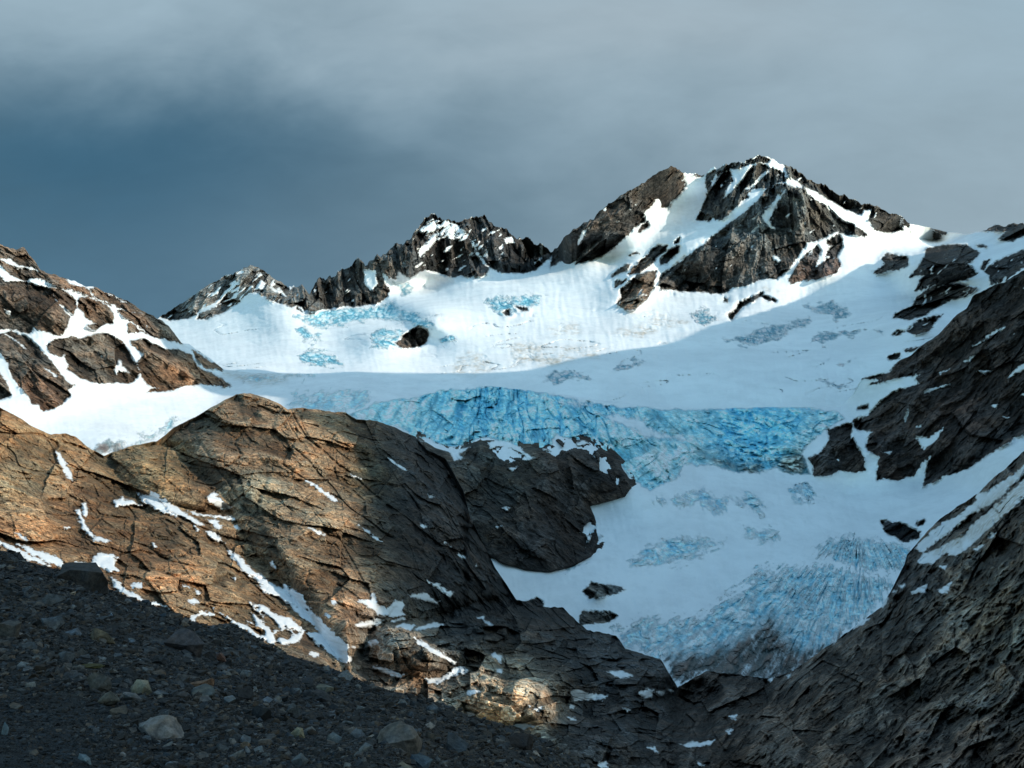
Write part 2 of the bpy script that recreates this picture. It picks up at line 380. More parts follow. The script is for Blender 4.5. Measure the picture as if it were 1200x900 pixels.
S1 = [poly(s) for s in (
 'K 235,115 270,130 320,115 375,95 400,95 350,135 320,190 290,215 310,200 270,240 215,280 225,235 265,190 260,150',
 'K 150,195 175,150 190,150 170,215 150,220', 'K 330,235 380,190 450,130 455,145 400,195 345,240',
 'K 420,370 450,330 490,280 530,225 550,230 520,270 470,370 460,400 495,450 470,440 425,390',
 'K 360,400 420,340 415,355 370,405', 'K 350,465 405,405 410,415 370,460', 'K 350,540 380,510 375,525 355,545',
 'K 470,590 500,585 520,610 500,630 480,610', 'K 640,410 655,400 650,425', 'K 575,195 640,210 630,230 590,215',
 'A 890,270 920,230 940,245 925,270', 'A 950,255 1000,280 1010,300 960,270',
 'B 380,345 420,350 430,400 400,425 380,400', 'B 570,200 620,168 700,185 740,215 720,245 670,235 640,250 600,285 575,310 570,280 610,240 570,215',
 'B 750,240 765,250 785,290 822,340 800,330 770,290', 'B 870,238 900,230 910,250 880,258', 'B 975,325 1010,298 1000,312 978,330')]
O1 = [('C 505,503 500,560 480,595 430,635 400,640 370,620 385,590 380,575 410,545 440,515', 'square brown rock tower standing in the snow below the summit face'),
 ('B 490,605 540,565 575,550 600,560 607,580 595,610 550,622 510,622', 'lone brown rock poking out of the sunlit snow beside a blue icefall'),
 ('B 870,497 890,492 893,505 880,510', 'tiny dark rock tip, left one of two in the crevassed snow bump'),
 ('B 908,480 950,480 957,490 930,494', 'small flat dark rock at the foot of the crevassed snow bump'),
 ('C 880,583 880,595 820,625 790,650 770,675 755,660 780,645 800,615 850,590', 'thin dark rock rib slanting through snow under the summit face'),
 ('C 748,597 760,600 758,612 745,610', 'single small dark rock on snow below the big summit cliff'),
 ('D 720,380 790,395 793,420 760,440 720,440 680,455 670,445 710,415 700,400', 'small broken dark outcrop alone on the shaded snow right of the summit'),
 ('D 860,360 930,350 1000,350 1045,375 1030,400 1000,420 1035,450 990,475 940,485 1035,500 1000,530 940,545 900,570 860,595 800,615 740,610 750,590 800,565 830,530 870,500 820,515 850,455 800,465 830,420 850,390', 'tall layered dark cliff band with snow ledges above the right ridge'),
 ('D 1050,300 1100,280 1200,268 1400,240 1400,300 1200,320 1160,340 1110,330 1140,300 1100,305', 'dark rocky hump on the skyline right of the snow saddle'),
 ('D 1060,440 1120,400 1200,370 1400,330 1400,420 1200,430 1130,480 1080,490 1080,460', 'dark streaked rock slabs between skyline hump and right ridge'),
 ('D 850,610 915,598 880,630 870,655 820,665 790,655 800,640', 'flat dark rock ledge below the layered cliff band'),
 ('D 760,655 785,655 760,670 740,668', 'small dark rock spot just left of the flat ledge in snow'),
 ('D 720,740 765,728 760,750 725,755', 'small round dark rock in snow above the tip of right ridge'),
 ('D 780,720 835,705 810,725 785,730', 'thin sliver of dark rock beside the right ridge'),
 ('D 1035,350 1060,350 1070,358 1040,356', 'thin dark rock dash in snow below the skyline'),
 ('D 1060,405 1080,403 1060,440 1045,435', 'narrow dark rock standing beside the layered cliff band')]
RS = R1 + [poly(s) for s, _ in O1]
rsd, own = union(U, V, RS); ssd, _ = union(U, V, S1)
rsd = np.minimum(rsd, -ssd)
P, pix = L['P'], L['pix']
# ledges: thin snow lying in the rock faces
Ps = strata(P, -.35, .4)
led = octaves(Ps, pix, 160, 4, 1 / 80., 'ridge', 5)
sp = np.exp(-((L['U'] - 535) / 55) ** 2 - ((L['V'] - 285) / 45) ** 2) * 1.5 + np.exp(-((L['U'] - 900) / 80) ** 2 - ((L['V'] - 230) / 50) ** 2) * .5 + \
     np.exp(-((L['U'] - 1110) / 60) ** 2 - ((L['V'] - 340) / 50) ** 2) * .9 + np.exp(-((L['U'] - 290) / 60) ** 2 - ((L['V'] - 340) / 30) ** 2) * 2.0 + .15
ta, tb = turn(L, -38, 2.6, 3, 20, 331)
spk = perlin(np.stack([ta / 5.5, tb / 5.5, 0 * ta], -1), 9) + .5 * perlin(np.stack([ta / 2.6, tb / 2.6, 0 * ta], -1), 10)
inmid = sstep(440, 460, L['U']) * sstep(590, 570, L['U'])
rsd = np.maximum(rsd, np.where((union(U, V, R1)[0] > 0) & (inmid > .5), (spk - .1) * 6 - 1.0, -14))
rsd = np.minimum(rsd, (.78 - spk - .30 * sp) * 7)
L['snow'] = -rsd
ice_p = [poly(s) for s in (
 'B 140,520 250,490 350,480 450,470 540,490 600,520 620,555 560,545 480,520 400,520 300,545 200,545', 'B 400,580 440,555 520,560 530,580 490,610 470,630 410,625 395,600',
 'B 130,560 170,550 240,590 180,600', 'B 150,650 200,630 260,645 310,685 220,690 170,670', 'B 800,460 870,440 960,430 1005,440 990,470 940,480 860,500 830,480', 'B 640,600 690,580 705,600 650,610')]
ice_g = [poly(s) for s in ('B 1005,740 1040,690 1100,690 1175,730 1080,745', 'C 630,640 700,630 720,680 680,710 640,690', 'C 740,745 830,720 900,685 1050,660 1070,690 1000,700 940,745 860,765 800,760',
 'C 350,850 360,820 470,810 440,830 380,860', 'D 450,700 480,660 600,650 620,670 540,690 490,705', 'D 430,560 520,545 600,590 540,620', 'D 500,770 620,745 560,775', 'D 480,825 590,835 520,850 ', 'B 480,400 580,395 605,410 520,435', 'D 660,650 720,655 700,670')]
dust_p = [poly(s) for s in ('B 690,710 700,660 760,640 820,650 830,700 780,720', 'B 1030,560 1060,530 1130,540 1140,570 1080,570', 'B 900,610 960,600 1040,620 1040,670 960,670', 'B 1070,650 1200,610 1200,660 1080,670', 'C 130,700 220,680 240,710 150,720', 'C 330,730 430,700 520,650 620,680 560,700 440,745', 'C 0,760 130,770 300,770 260,810 120,830 0,840', 'C 470,660 540,650 580,670 480,675', 'D 280,500 380,510 300,520')]
ib, _ = union(U2, V2, ice_p); ig, _ = union(U2, V2, ice_g); du_, _ = union(U2, V2, dust_p)
L['ice'] = np.maximum(sstep(-5, 6, ib), sstep(-4, 6, ig) * .8) * sstep(0, 3, L['snow'])
L['icec'] = np.where((ib > ig)[:, None], np.array([.42, .68, .76]), np.array([.40, .52, .58])).astype(F32)
L['dirt'] = sstep(-5, 5, du_)
L['rock'] = blend(L['U'], L['V'], [(745, 340, 25, (.2, .15, .11)), (484, 395, 20, (.12, .09, .07)), (960, 330, 30, (.13, .085, .07)), (760, 205, 40, (.12, .095, .078)), (720, 230, 30, (.08, .068, .06)),
  (285, 340, 50, (.25, .235, .215)), (400, 330, 45, (.10, .09, .08)), (900, 260, 60, (.115, .108, .098)), (820, 330, 40, (.055, .053, .05)), (570, 290, 60, (.055, .05, .047)), (1100, 340, 60, (.05, .045, .042))], (.07, .064, .06))
rk = sstep(-2.5, 1.5, rsd); rkb = sstep(-8, 2, rsd)
wA = sstep(640, 655, L['U'])[:]; wB = sstep(795, 830, L['U'] + (L['V'] - 250) * .3); wC = sstep(1000, 1040, L['U']); wL = sstep(350, 335, L['U'])
hp = rocky(polar(L, 905, 120, 150, 2.2), 40, 20); hm = rocky(turn(L, 78, 2.4), 30, 50, .34, .26); hr = rocky(turn(L, -42, 2.4), 34, 80); hd = rocky(turn(L, -25, 2.6), 30, 110); hl = rocky(turn(L, -55, 2.2), 26, 140)
h = hl * wL + (1 - wL) * (hm * (1 - wA) + wA * (hr * (1 - wB) + wB * (hp * (1 - wC) + wC * hd)))
bigr = o2(polar(L, 905, 120, 150, 1.6), 60, 1, .12, 'ridge', 7)
fa, fb = L['U'] / 1.2 + L['V'] * .5, L['V'] * 1.5 - L['U'] * .25
crl = np.maximum(lines((fa, fb), 9, 431, .15), lines((fa * 1.2, fb * .9 + fa * .3), 5, 432, .2)); ser = o2((fa, fb), 9, 3, .10, 'gash', 70) - 1.3 * crl; st1 = streaks(L['U'] / 16 + L['V'] / 12, L['V'] / 6. - L['U'] / 22, 4)
L['ice'] = np.clip(L['ice'] + st1 * .6 * (L['ice'] > .02) - .08, 0, 1) * (L['ice'] > .02)
hs = o2((L['U'] / 1.6, L['V'] * 1.8), 60, 2, .016, 'fbm', 60) + o2(turn(L, 80, 3), 7, 2, .03, 'fbm', 64) + o2(turn(L, 12, 3.5), 15, 3, .022, 'gash', 67)
arc = -np.clip(1 - np.abs(perlin(np.stack([L['U'] / 60., L['V'] / 9. + L['U'] / 70., 0 * L['U']], -1), 72)) / .05, 0, 1) * sstep(-.1, .3, perlin(np.stack([L['U'] / 70., L['V'] / 22., 0 * L['U']], -1), 74)) * sstep(350, 380, L['V'])
h = 1.75 * h * rk + 1.5 * rkb + bigr * rkb + (1 - rk) * (hs * 2.0 + arc * 1.5 + ser * (1.0 * L['ice'] + .6 * L['dirt']))
relief(L, h)
L['ice'] = np.maximum(L['ice'], -.42 * arc * sstep(-4, 0, -rsd))  # crevasse arcs: their shade is painted in by tinting them as ice
L['icec'] = L['icec'] * np.exp(np.clip(ser * 2.2, -1, .5)[:, None] * np.array([1.2, .5, .35]))  # deeper blue ice in the cracks, crevasse shade painted in with it
L['dirt'] = np.clip(L['dirt'] * (.55 + .9 * st1), 0, 1)
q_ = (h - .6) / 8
L['rock'] *= (1 + .3 * np.clip(perlin(np.stack([L['U'] / 45, L['V'] / 45, 0 * L['U']], -1), 3), -1, 1) + .7 * np.clip(q_, -.7, 1))[:, None]  # shade of hollows painted into the rock colour, ribs lightened
reg = [poly('X 100,300 187,360 293,290 345,320 352,352 330,362 250,378 190,378'), poly('X 345,300 420,280 505,230 600,240 650,290 650,315 600,328 500,360 420,372 352,352'),
       poly('X 650,320 650,290 787,170 890,160 1000,200 1075,250 1060,290 1000,345 880,360 770,352 700,322')]
_, owr = union(L['U'], L['V'], reg)
ids = np.zeros(len(U), np.int32)
for k in range(3): ids[owr == k] = k + 1
nR1 = len(R1)
for k in range(len(O1)): ids[(own == nR1 + k)] = 10 + k
S_ = 'structure'
tab = {0: ('snowfield', dict(kind=S_, label='wide upper snow basin of the glacier, half in sunlight and half in blue shade', category='snowfield')),
       1: ('mountain', dict(kind=S_, label='small pointed snow streaked peak farthest left on the far skyline', category='mountain')),
       2: ('mountain', dict(kind=S_, label='jagged dark rocky ridge peak left of the main summit, snow dusted at its top', category='mountain')),
       3: ('mountain', dict(kind=S_, label='highest peak with broad dark cliff face and steep snow gullies', category='mountain'))}
for k, (_, lb) in enumerate(O1): tab[10 + k] = ('rock_outcrop', dict(label=lb, category='rock outcrop', group='rocks standing out of the snow'))
M1 = terrain_material('far_mountain_surface', 2.9)
L['ids'], L['tab'], L['mat'] = ids, tab, M1

# =================================================================== L2: left mountain, bench, icefall, lower glacier, right ridge
top2 = [(-200,210),(-100,250),(0,288),(17,293),(28,291),(36,300),(47,316),(77,327),(100,335),(110,337),(130,345),(147,352),(172,367),(187,374),(198,383),(212,402),(222,404),(232,412),(248,422),(262,433),
 (300,437),(420,439),(520,447),(600,455),(650,461),(700,469),(760,476),(820,479),(900,477),(985,477),(1000,462),(1010,443),(1033,433),(1067,417),(1083,403),(1100,392),(1117,373),(1133,360),(1140,347),(1160,337),(1177,330),(1200,317),(1300,270),(1400,230)]
bot2 = [(-200,500),(0,540),(150,575),(300,560),(450,540),(520,600),(580,720),(700,800),(760,840),(900,850),(1000,790),(1080,720),(1200,600),(1400,480)]
ctl2 = [(-200,210,1500),(0,288,1500),(47,315,1520),(110,337,1600),(172,365,1700),(213,402,1750),(262,433,1800),(0,350,1370),(50,345,1400),(120,380,1500),(0,420,1250),(60,420,1290),(60,468,1150),
 (100,420,1380),(150,435,1400),(200,430,1530),(240,448,1600),(180,455,1420),(120,400,1470),(20,380,1380),(45,370,1360),(140,360,1620),(180,395,1620),(100,455,1270),(60,490,1120),(130,480,1250),(130,520,1050),(200,480,1350),(250,480,1400),(300,460,1500),
 (350,440,1660),(450,442,1690),(340,480,1350),(420,490,1250),(-200,480,1000),(-100,350,1350),(0,560,900),(150,580,900),(300,560,950),(450,560,1080),(520,449,1650),(600,456,1620),(700,469,1600),(800,479,1560),(900,477,1560),
 (985,478,1540),(500,520,1250),(600,530,1220),(680,530,1230),(740,572,1150),(800,560,1240),(880,550,1330),(930,555,1340),(520,480,1480),(600,488,1430),(680,490,1420),(720,520,1310),(760,530,1300),(820,515,1430),(900,510,1450),(960,500,1440),
 (760,620,1080),(850,600,1150),(950,600,1180),(1050,600,1150),(1000,570,1290),(700,680,950),(800,700,930),(900,700,930),(1000,680,950),(1060,660,950),(660,712,880),(800,760,820),(900,770,820),(950,740,870),(870,800,760),
 (600,700,900),(600,600,1100),(700,600,1150),(550,660,950),(750,850,700),(950,850,700),(1200,650,900),(1010,443,1500),(1067,417,1450),(1117,373,1400),(1160,337,1350),(1200,317,1300),(1400,230,1150),
 (960,553,1310),(1030,560,1270),(1085,568,1240),(1200,508,1090),(1400,430,900),(1050,480,1390),(1100,470,1330),(1150,420,1300),(1200,400,1200),(1070,530,1290),(1010,520,1330),(1040,500,1380),(1110,520,1230),
 (1150,560,1060),(1200,530,980),(1100,600,1040),(1060,640,990)]
L = layer('mid', -180, 1380, top2, bot2, ctl2, c=.28, back=(22, .45), jag=[(-200, 3), (0, 6), (60, 4), (250, 3), (265, 0), (500, 0), (510, .8), (760, .8), (990, 0), (1005, 2), (1400, 2.5)])
U, V = warp(L, 1.8); U2, V2 = warp(L, 5.0, 28, 84)
R2 = [poly(s) for s in (
 'M 0,190 30,210 130,215 240,250 300,320 350,395 320,470 290,490 240,470 210,455 170,440 160,470 140,475 70,450 0,448 -100,450 -800,500 -800,0',
 'M -800,-250 0,15 70,30 120,35 150,65 205,150 150,145 100,130 50,100 0,95 -800,-20',
 'M 0,110 90,150 200,150 260,150 330,190 345,222 440,255 480,300 560,330 560,345 500,305 440,285 390,265 350,245 310,250 260,225 200,200 150,190 130,210 60,180 0,135 -300,60',
 'M 245,250 310,250 345,270 380,320 385,350 370,385 340,350 300,320',
 'M 395,300 440,290 500,310 550,350 570,390 565,425 520,430 480,460 440,435 480,420 430,400 420,370 390,340',
 'M 445,250 500,230 560,260 650,290 745,355 740,372 690,370 600,350 550,320 480,290',
 'M 590,360 650,360 740,370 800,350 860,400 915,500 915,525 830,500 770,490 720,470 640,470 640,430 660,420 620,390',
 'M 0,475 50,460 130,490 180,530 230,580 270,630 310,690 370,735 345,750 355,790 310,830 270,850 215,865 200,830 160,825 140,790 100,740 60,690 40,630 0,570 -800,300 -800,200',
 'M 230,540 270,510 360,490 400,500 440,485 500,480 560,480 620,520 645,560 650,590 690,630 700,680 670,718 610,725 570,720 500,728 440,710 400,700 335,650 350,630 325,590 330,575 300,590 250,570',
 'M 650,510 700,505 760,520 830,550 900,560 960,590 990,640 1050,670 1110,700 1155,738 1080,742 1000,730 940,735 880,755 800,762 745,766 770,750 800,745 740,735 700,680 690,620 720,580 690,555 660,540',
 'M 945,505 985,500 1050,560 1060,590 1000,565', 'M 965,560 1040,600 1110,640 1115,660 1040,650 980,600',
 'M 0,670 30,720 50,790 0,805 -800,805 -800,500',
 'F 630,42 720,20 800,-60 900,-150 1000,-230 1020,-270 1200,-370 1800,-700 1800,-100 1200,235 1100,290 1010,350 960,370 900,395 845,420 850,400 870,310 840,340 810,385 760,398 680,395 690,310 650,300 645,260 670,225 650,225 600,215 600,190 640,175 680,140 730,90 830,60 815,40 830,25 790,30 740,45 650,65 700,42')]
S2 = [poly(s) for s in (
 'M 660,415 700,460 740,480 725,465 680,425', 'M 220,645 250,665 285,700 270,700', 'M 20,470 60,490 130,545 135,555 60,500', 'M 565,650 600,605 620,640 660,678 600,660 590,680', 'M 485,570 515,590 510,600',
 'M 25,350 60,360 55,390 30,370', 'M 0,95 50,100 100,130 190,155 195,165 90,140 0,112 -300,60 -300,30', 'M 330,200 400,225 470,240 475,252 400,240', 'M 515,255 600,300 630,315 600,310', 'M 720,430 745,435 735,445',
 'F 805,245 870,250 915,215 922,210 890,265 850,290 830,265', 'F 770,180 790,145 795,150 780,200', 'F 845,88 880,75 940,58 940,65 885,82 850,95', 'F 1035,15 1085,12 1060,28',
 'F 1140,35 1180,0 1210,-20 1210,10 1160,30', 'F 1085,140 1110,128 1100,145', 'F 1120,170 1155,175 1140,180', 'F 700,300 735,292 725,305', 'F 1015,-72 1075,-110 1130,-145 1122,-130 1020,-70',
 'F 900,20 940,5 930,12 905,25', 'F 540,325 552,322 548,335', 'F 985,-20 1005,-30 1030,-40 1010,-20', 'F 820,215 840,200 838,212', 'F 1180,100 1200,95 1200,105')]
O2 = [('F 460,380 510,385 560,365 645,370 640,330 610,270 595,245 595,205 575,200 510,225 515,255 480,310 440,320 455,350', 'dark rock rib between the blue icefall and the right ridge'),
 ('F 620,148 655,132 650,145 625,150', 'small dark rock sliver in snow left of the right ridge'),
 ('F 695,540 760,545 800,565 835,580 830,605 780,615 740,595 710,575', 'patch of black debris covered rock on the lower glacier by the right slope'),
 ('F 830,545 850,540 845,553 828,556', 'small dark rock beside the black debris patch'),
 ('E 845,790 880,760 960,770 1000,780 960,800 900,810 870,815', 'gray rock island in the snow below the dark domes'),
 ('E 650,825 690,815 715,830 700,850 660,840', 'small dark rock spot at the snow edge below the domes'),
 ('E 835,875 855,855 970,870 940,895 840,905', 'brown rock patch showing through ice near the cliff brink')]
RS = R2 + [poly(s) for s, _ in O2]
rsd, own = union(U, V, RS); ssd, _ = union(U, V, S2); rsd = np.minimum(rsd, -ssd) + .8 * perlin(np.stack([L['U'] / 5, L['V'] / 4, 0 * L['U']], -1), 8)
P, pix = L['P'], L['pix']
led = octaves(strata(P, -.5, .3), pix, 70, 3, 1 / 35., 'ridge', 5)
rsd = np.minimum(rsd, (1.62 - led) * 5)
L['snow'] = -rsd
iceA = [poly(s) for s in (
 'E 20,165 100,135 250,105 350,82 480,68 560,66 650,78 800,108 900,130 1000,142 1200,150 1400,142 1600,138 1740,155 1770,185 1700,225 1650,260 1620,300 1650,380 1580,380 1530,350 1470,370 1380,370 1320,350 1200,340 1190,390 1090,430 1030,405 1010,380 980,340 920,300 880,260 850,255 760,240 740,270 690,300 640,290 600,262 500,250 400,285 270,250 180,205 60,185',)]
iceW = [poly(s) for s in ('N 150,190 230,190 330,220 400,270 500,300 480,310 380,290 280,260', 'N 0,150 60,140 120,160 60,180')]
iceB = [poly(s) for s in (
 'N 380,545 450,550 560,510 640,545 660,580 620,610 560,570 480,575', 'N 660,535 760,530 830,580 790,620 720,580', 'F 230,580 290,565 350,610 280,610', 'E 1010,690 1070,650 1200,600 1340,612 1300,640 1200,690 1060,692',
 'F 470,630 560,605 690,605 800,640 790,700 740,715 640,710 560,680 480,650', 'F 370,435 430,430 480,460 430,470',
 'J 180,300 230,270 380,260 450,220 500,190 540,150 600,145 700,140 850,170 860,190 800,260 700,350 640,400 560,440 480,420 400,410 330,440 290,370 200,345',
 'G 310,290 420,275 500,255 590,195 640,180 620,200 500,270 400,310 330,310', 'G 1000,130 1060,100 1200,95 1300,90 1300,130 1180,150 1080,150', 'E 870,590 900,560 905,620 880,660 800,710 860,655', 'G 830,35 1000,28 1100,30 980,45')]
dirtp = [poly(s) for s in ('J 290,370 380,355 460,340 520,295 560,270 600,320 640,350 720,335 760,290 700,360 620,420 540,440 400,430 330,450', 'F 380,300 440,300 450,380 380,380 330,350', 'G 320,290 420,290 400,315', 'N 560,350 640,380 820,420 800,445 700,430')]
ia, _ = union(*warp(L, 3.0, 16, 77), iceA); iw, _ = union(U2, V2, iceW); ibb, _ = union(U2, V2, iceB); ids_, _ = union(U2, V2, dirtp)
fa, fb = fan(L, 1010, 585, 170, 4, 24); s_low = streaks(fa, fb, 5)
ga, gb = fan(L, 600, 300, 200, 7, 24); s_mid = streaks(ga, gb, 5, 41)
lowm = sstep(600, 660, L['V']); stn = s_low * lowm + s_mid * (1 - lowm)
fine_ = streaks(L['U'] / 7., L['V'] / 4., 3, 61)
L['ice'] = np.maximum(sstep(-2.5, 4, ia) * (1 - .85 * sstep(-4, 4, iw + stn * 4)), np.clip(sstep(-9, 9, ibb + stn * 9 + fine_ * 4) * (.78 + .5 * stn), 0, 1)) * sstep(0, 3, L['snow'])
ice_deep = blend(L['U'], L['V'], [(470, 487, 40, (.33, .56, .66)), (560, 495, 50, (.17, .47, .63)), (640, 490, 45, (.16, .45, .62)), (700, 500, 30, (.17, .45, .60)), (725, 540, 18, (.10, .42, .55)),
  (760, 530, 45, (.30, .50, .60)), (800, 500, 40, (.27, .47, .56)), (870, 510, 35, (.09, .42, .66)), (910, 500, 45, (.15, .47, .66)), (960, 490, 30, (.28, .48, .58)), (840, 560, 30, (.25, .38, .44)), (940, 545, 22, (.20, .30, .36)),
  (800, 590, 50, (.38, .52, .62)), (880, 700, 80, (.38, .53, .59)), (800, 700, 70, (.42, .56, .62)), (1010, 650, 50, (.33, .49, .55)), (860, 770, 60, (.25, .35, .40)), (130, 525, 60, (.35, .40, .40)), (380, 480, 50, (.35, .5, .56))], (.35, .48, .56))
dd = sstep(-10, 9, ids_ + stn * 11 + fine_ * 3)[:, None]
ice_deep = ice_deep * (1 + .38 * np.clip(stn, -1.2, 1) + .2 * fine_)[:, None]
tw = (sstep(-.2, .8, fine_ + .5 * stn) * .45 * (ia < -4))[:, None]; ice_deep = ice_deep * (1 - tw) + tw * np.array([.66, .72, .75])
L['icec'] = (ice_deep * (1 - dd) + np.array([.085, .08, .075]) * dd).astype(F32)
L['dirt'] = sstep(-8, 3, union(U2, V2, [poly('G 790,30 1000,25 1050,35 900,55'), poly('L 480,560 643,440 643,520 420,700 300,740')])[0]) * .8
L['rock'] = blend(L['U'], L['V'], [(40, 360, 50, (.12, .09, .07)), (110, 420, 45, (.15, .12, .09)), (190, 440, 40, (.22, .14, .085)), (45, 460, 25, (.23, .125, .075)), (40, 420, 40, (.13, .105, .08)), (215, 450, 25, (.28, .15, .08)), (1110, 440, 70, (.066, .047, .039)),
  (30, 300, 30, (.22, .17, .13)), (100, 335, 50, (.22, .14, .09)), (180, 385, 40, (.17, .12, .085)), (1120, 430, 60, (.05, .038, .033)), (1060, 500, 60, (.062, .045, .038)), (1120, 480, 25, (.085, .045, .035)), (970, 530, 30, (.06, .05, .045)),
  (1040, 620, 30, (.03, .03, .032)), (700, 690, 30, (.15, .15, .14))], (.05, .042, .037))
rk = sstep(-2.5, 1.5, rsd); rkb = sstep(-8, 2, rsd)
wR = sstep(700, 900, L['U'])
h = rocky(turn(L, 38, 2.3), 40, 20) * (1 - wR) + rocky(turn(L, -42, 2.6), 38, 60, .26, .24) * wR
# icefall: crevasses opening along the flow, finer and cross-cut towards the right
pm = polar(L, 600, 300, 200, 2.6, 5, 40); pr_ = turn(L, 10, 3.2, 4, 30); px_ = turn(L, -20, 1.5, 6, 35)
rt = sstep(760, 860, L['U'] + (500 - L['V']) * .6)
h_i = (o2(pm, 24, 5, .22, 'gash', 70) + o2(px_, 22, 4, .13, 'cell', 75)) * (1 - rt) + (o2(pr_, 12, 4, .20, 'gash', 80) + o2(px_, 18, 4, .16, 'gash', 85)) * rt
lob = o2(pm, 60, 1, .10, 'fbm', 90)
pc = polar(L, 600, 300, 200, .55, 6, 26)
cA = np.maximum(lines(pm, 13, 401), .8 * lines(pm, 6.5, 402, .2)); cA = np.maximum(cA, .6 * lines(pc, 16, 403, .12))
cB = np.maximum(lines(pr_, 9, 411, .2), .8 * lines(px_, 10, 412, .16)); cB = np.maximum(cB, .7 * lines((pr_[0] * 1.3, pr_[1]), 5, 413, .22))
cra = cA * (1 - rt) + cB * rt
main = sstep(-3, 5, ia) * (1 - .8 * sstep(-4, 4, iw))
fade_i = .45 + .55 * sstep(.2, -.5, streaks(L['U'] / 60., L['V'] / 40., 2, 97)) * 1.0
pl_ = polar(L, 1010, 585, 170, 3.0, 4, 30); pk_ = turn(L, -6, 2.4, 6, 30)
crl = np.maximum(np.maximum(lines(pl_, 8, 421, .18), .7 * lines(pl_, 4, 422, .25)), .8 * lines(pk_, 9, 423, .12))
hl_ = o2(polar(L, 1010, 585, 170, 3.0, 4, 30), 9, 3, .20, 'gash', 100) + o2(polar(L, 1010, 585, 170, .8, 4, 30), 16, 2, .07, 'gash', 104)
hs = o2((L['U'] / 1.6, L['V'] * 1.6), 60, 2, .02, 'fbm', 60) + o2(turn(L, 75, 3), 7, 2, .03, 'fbm', 64) + o2(turn(L, -8, 3.5), 16, 3, .025, 'gash', 67)
h = 1.35 * h * rk + 1.5 * rkb + (1 - rk) * (hs * 1.8 + (h_i * fade_i * 2.0 - cra * 3.6 + lob) * main + (hl_ * 1.7 - crl * 2.6) * L['ice'] * (1 - main))
relief(L, h)
cr = (np.clip(h_i * fade_i * .45, -.5, .4) - 1.15 * cra + .15) * main + (np.clip(hl_ * .5, -.5, .4) - .8 * crl + .12) * (1 - main) * L['ice']  # cracks: deeper blue ice plus crevasse shade put into the colour
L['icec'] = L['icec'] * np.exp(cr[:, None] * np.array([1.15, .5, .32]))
wt = sstep(.2, .9, s_mid * .6 + .9 * fine_ + .5 * sstep(-.1, .3, cr)) * main          # old snow caught on the seracs
L['icec'] = L['icec'] * (1 - .55 * wt[:, None]) + .55 * wt[:, None] * np.array([.72, .79, .82])
L['rock'] *= (1 + .3 * np.clip(perlin(np.stack([L['U'] / 40, L['V'] / 40, 0 * L['U']], -1), 3), -1, 1) + .7 * np.clip((h - .6) / 6, -.7, 1))[:, None]  # rock hollows painted darker as shade, raised parts lighter
reg = [poly('X -300,100 17,280 100,325 180,362 270,437 270,455 180,462 130,462 85,470 50,490 20,470 0,478 -300,470'), poly('X 985,470 1010,430 1100,380 1200,300 1500,100 1500,420 1200,510 1085,572 955,560 960,520'),
       poly('E 20,165 100,135 250,105 350,82 480,60 800,100 1000,130 1200,140 1740,140 1770,185 1700,225 1650,300 1650,380 1200,345 1190,390 1090,435 1000,410 920,300 740,285 400,285 60,185')]
_, owr = union(L['U'], L['V'], reg)
ids = np.zeros(len(U), np.int32)
for k in range(3): ids[owr == k] = k + 1
for k in range(len(O2)): ids[own == len(R2) + k] = 10 + k
tab = {0: ('glacier', dict(kind=S_, label='lower glacier of white snow and gray blue ice running down to the dark cliffs', category='glacier')),
       1: ('mountain', dict(kind=S_, label='brown and gray rocky mountain with snow bands at the left edge', category='mountain')),
       2: ('mountain', dict(kind=S_, label='dark shaded rock ridge rising to the right edge above the glacier', category='mountain')),
       3: ('icefall', dict(kind=S_, label='bright blue crevassed icefall crossing the middle of the glacier', category='icefall'))}
for k, (_, lb) in enumerate(O2): tab[10 + k] = ('rock_outcrop', dict(label=lb, category='rock outcrop', group='rocks standing out of the snow'))
L['icec'] = np.clip(L['icec'] * (main[:, None] * np.array([1.45, 1.50, 1.34]) + (1 - main[:, None]) * np.array([1.35, 1.42, 1.40])), 0, .85)
L['ids'], L['tab'] = ids, tab
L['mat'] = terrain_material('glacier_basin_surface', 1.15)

# =================================================================== L2b: dark rounded rock domes in the glacier
Ld = LAYERS['mid']
out_d = poly('X 490,511 510,524 533,531 550,521 570,515 593,515 613,526 633,524 647,516 657,511 677,514 693,519 710,527 727,543 737,560 740,572 733,583 717,588 693,594 700,610 702,633 693,653 670,665 643,672 617,670 590,662 570,650 540,690 480,640 470,540')
out_f = poly('E 500,640 560,690 650,722 730,727 810,707 880,670 905,610 892,545 870,480 800,400 740,330 690,320 620,340 540,400 470,470 440,560')
def dome_depth(px, py):
    sh = px.shape; u, v = px.ravel(), py.ravel()
    a = sdist(u, v, out_d, 80); b = sdist(u, v, out_f, 80)
    pr = lambda s, k, R: np.where(s > 0, k * s * (1 - np.clip(s, 0, R) / (2 * R)), s / 8.)
    g_ = Ld['f'](u, v)
    return (g_ - 11 * sstep(0, 3, a) - pr(a, .6, 60) - np.where(b > 0, pr(b, 1.1, 80), 0) + 2).reshape(sh)
_rbf = rbf; rbf = lambda c, k: dome_depth
L = layer('dome', 462, 752, [(460, 500), (760, 500)], [(460, 700), (760, 700)], None, back=(0, .8), step=1.1)
rbf = _rbf
sdo = sdist(L['U'], L['V'], out_d, 12)
U, V = warp(L, 1.6)
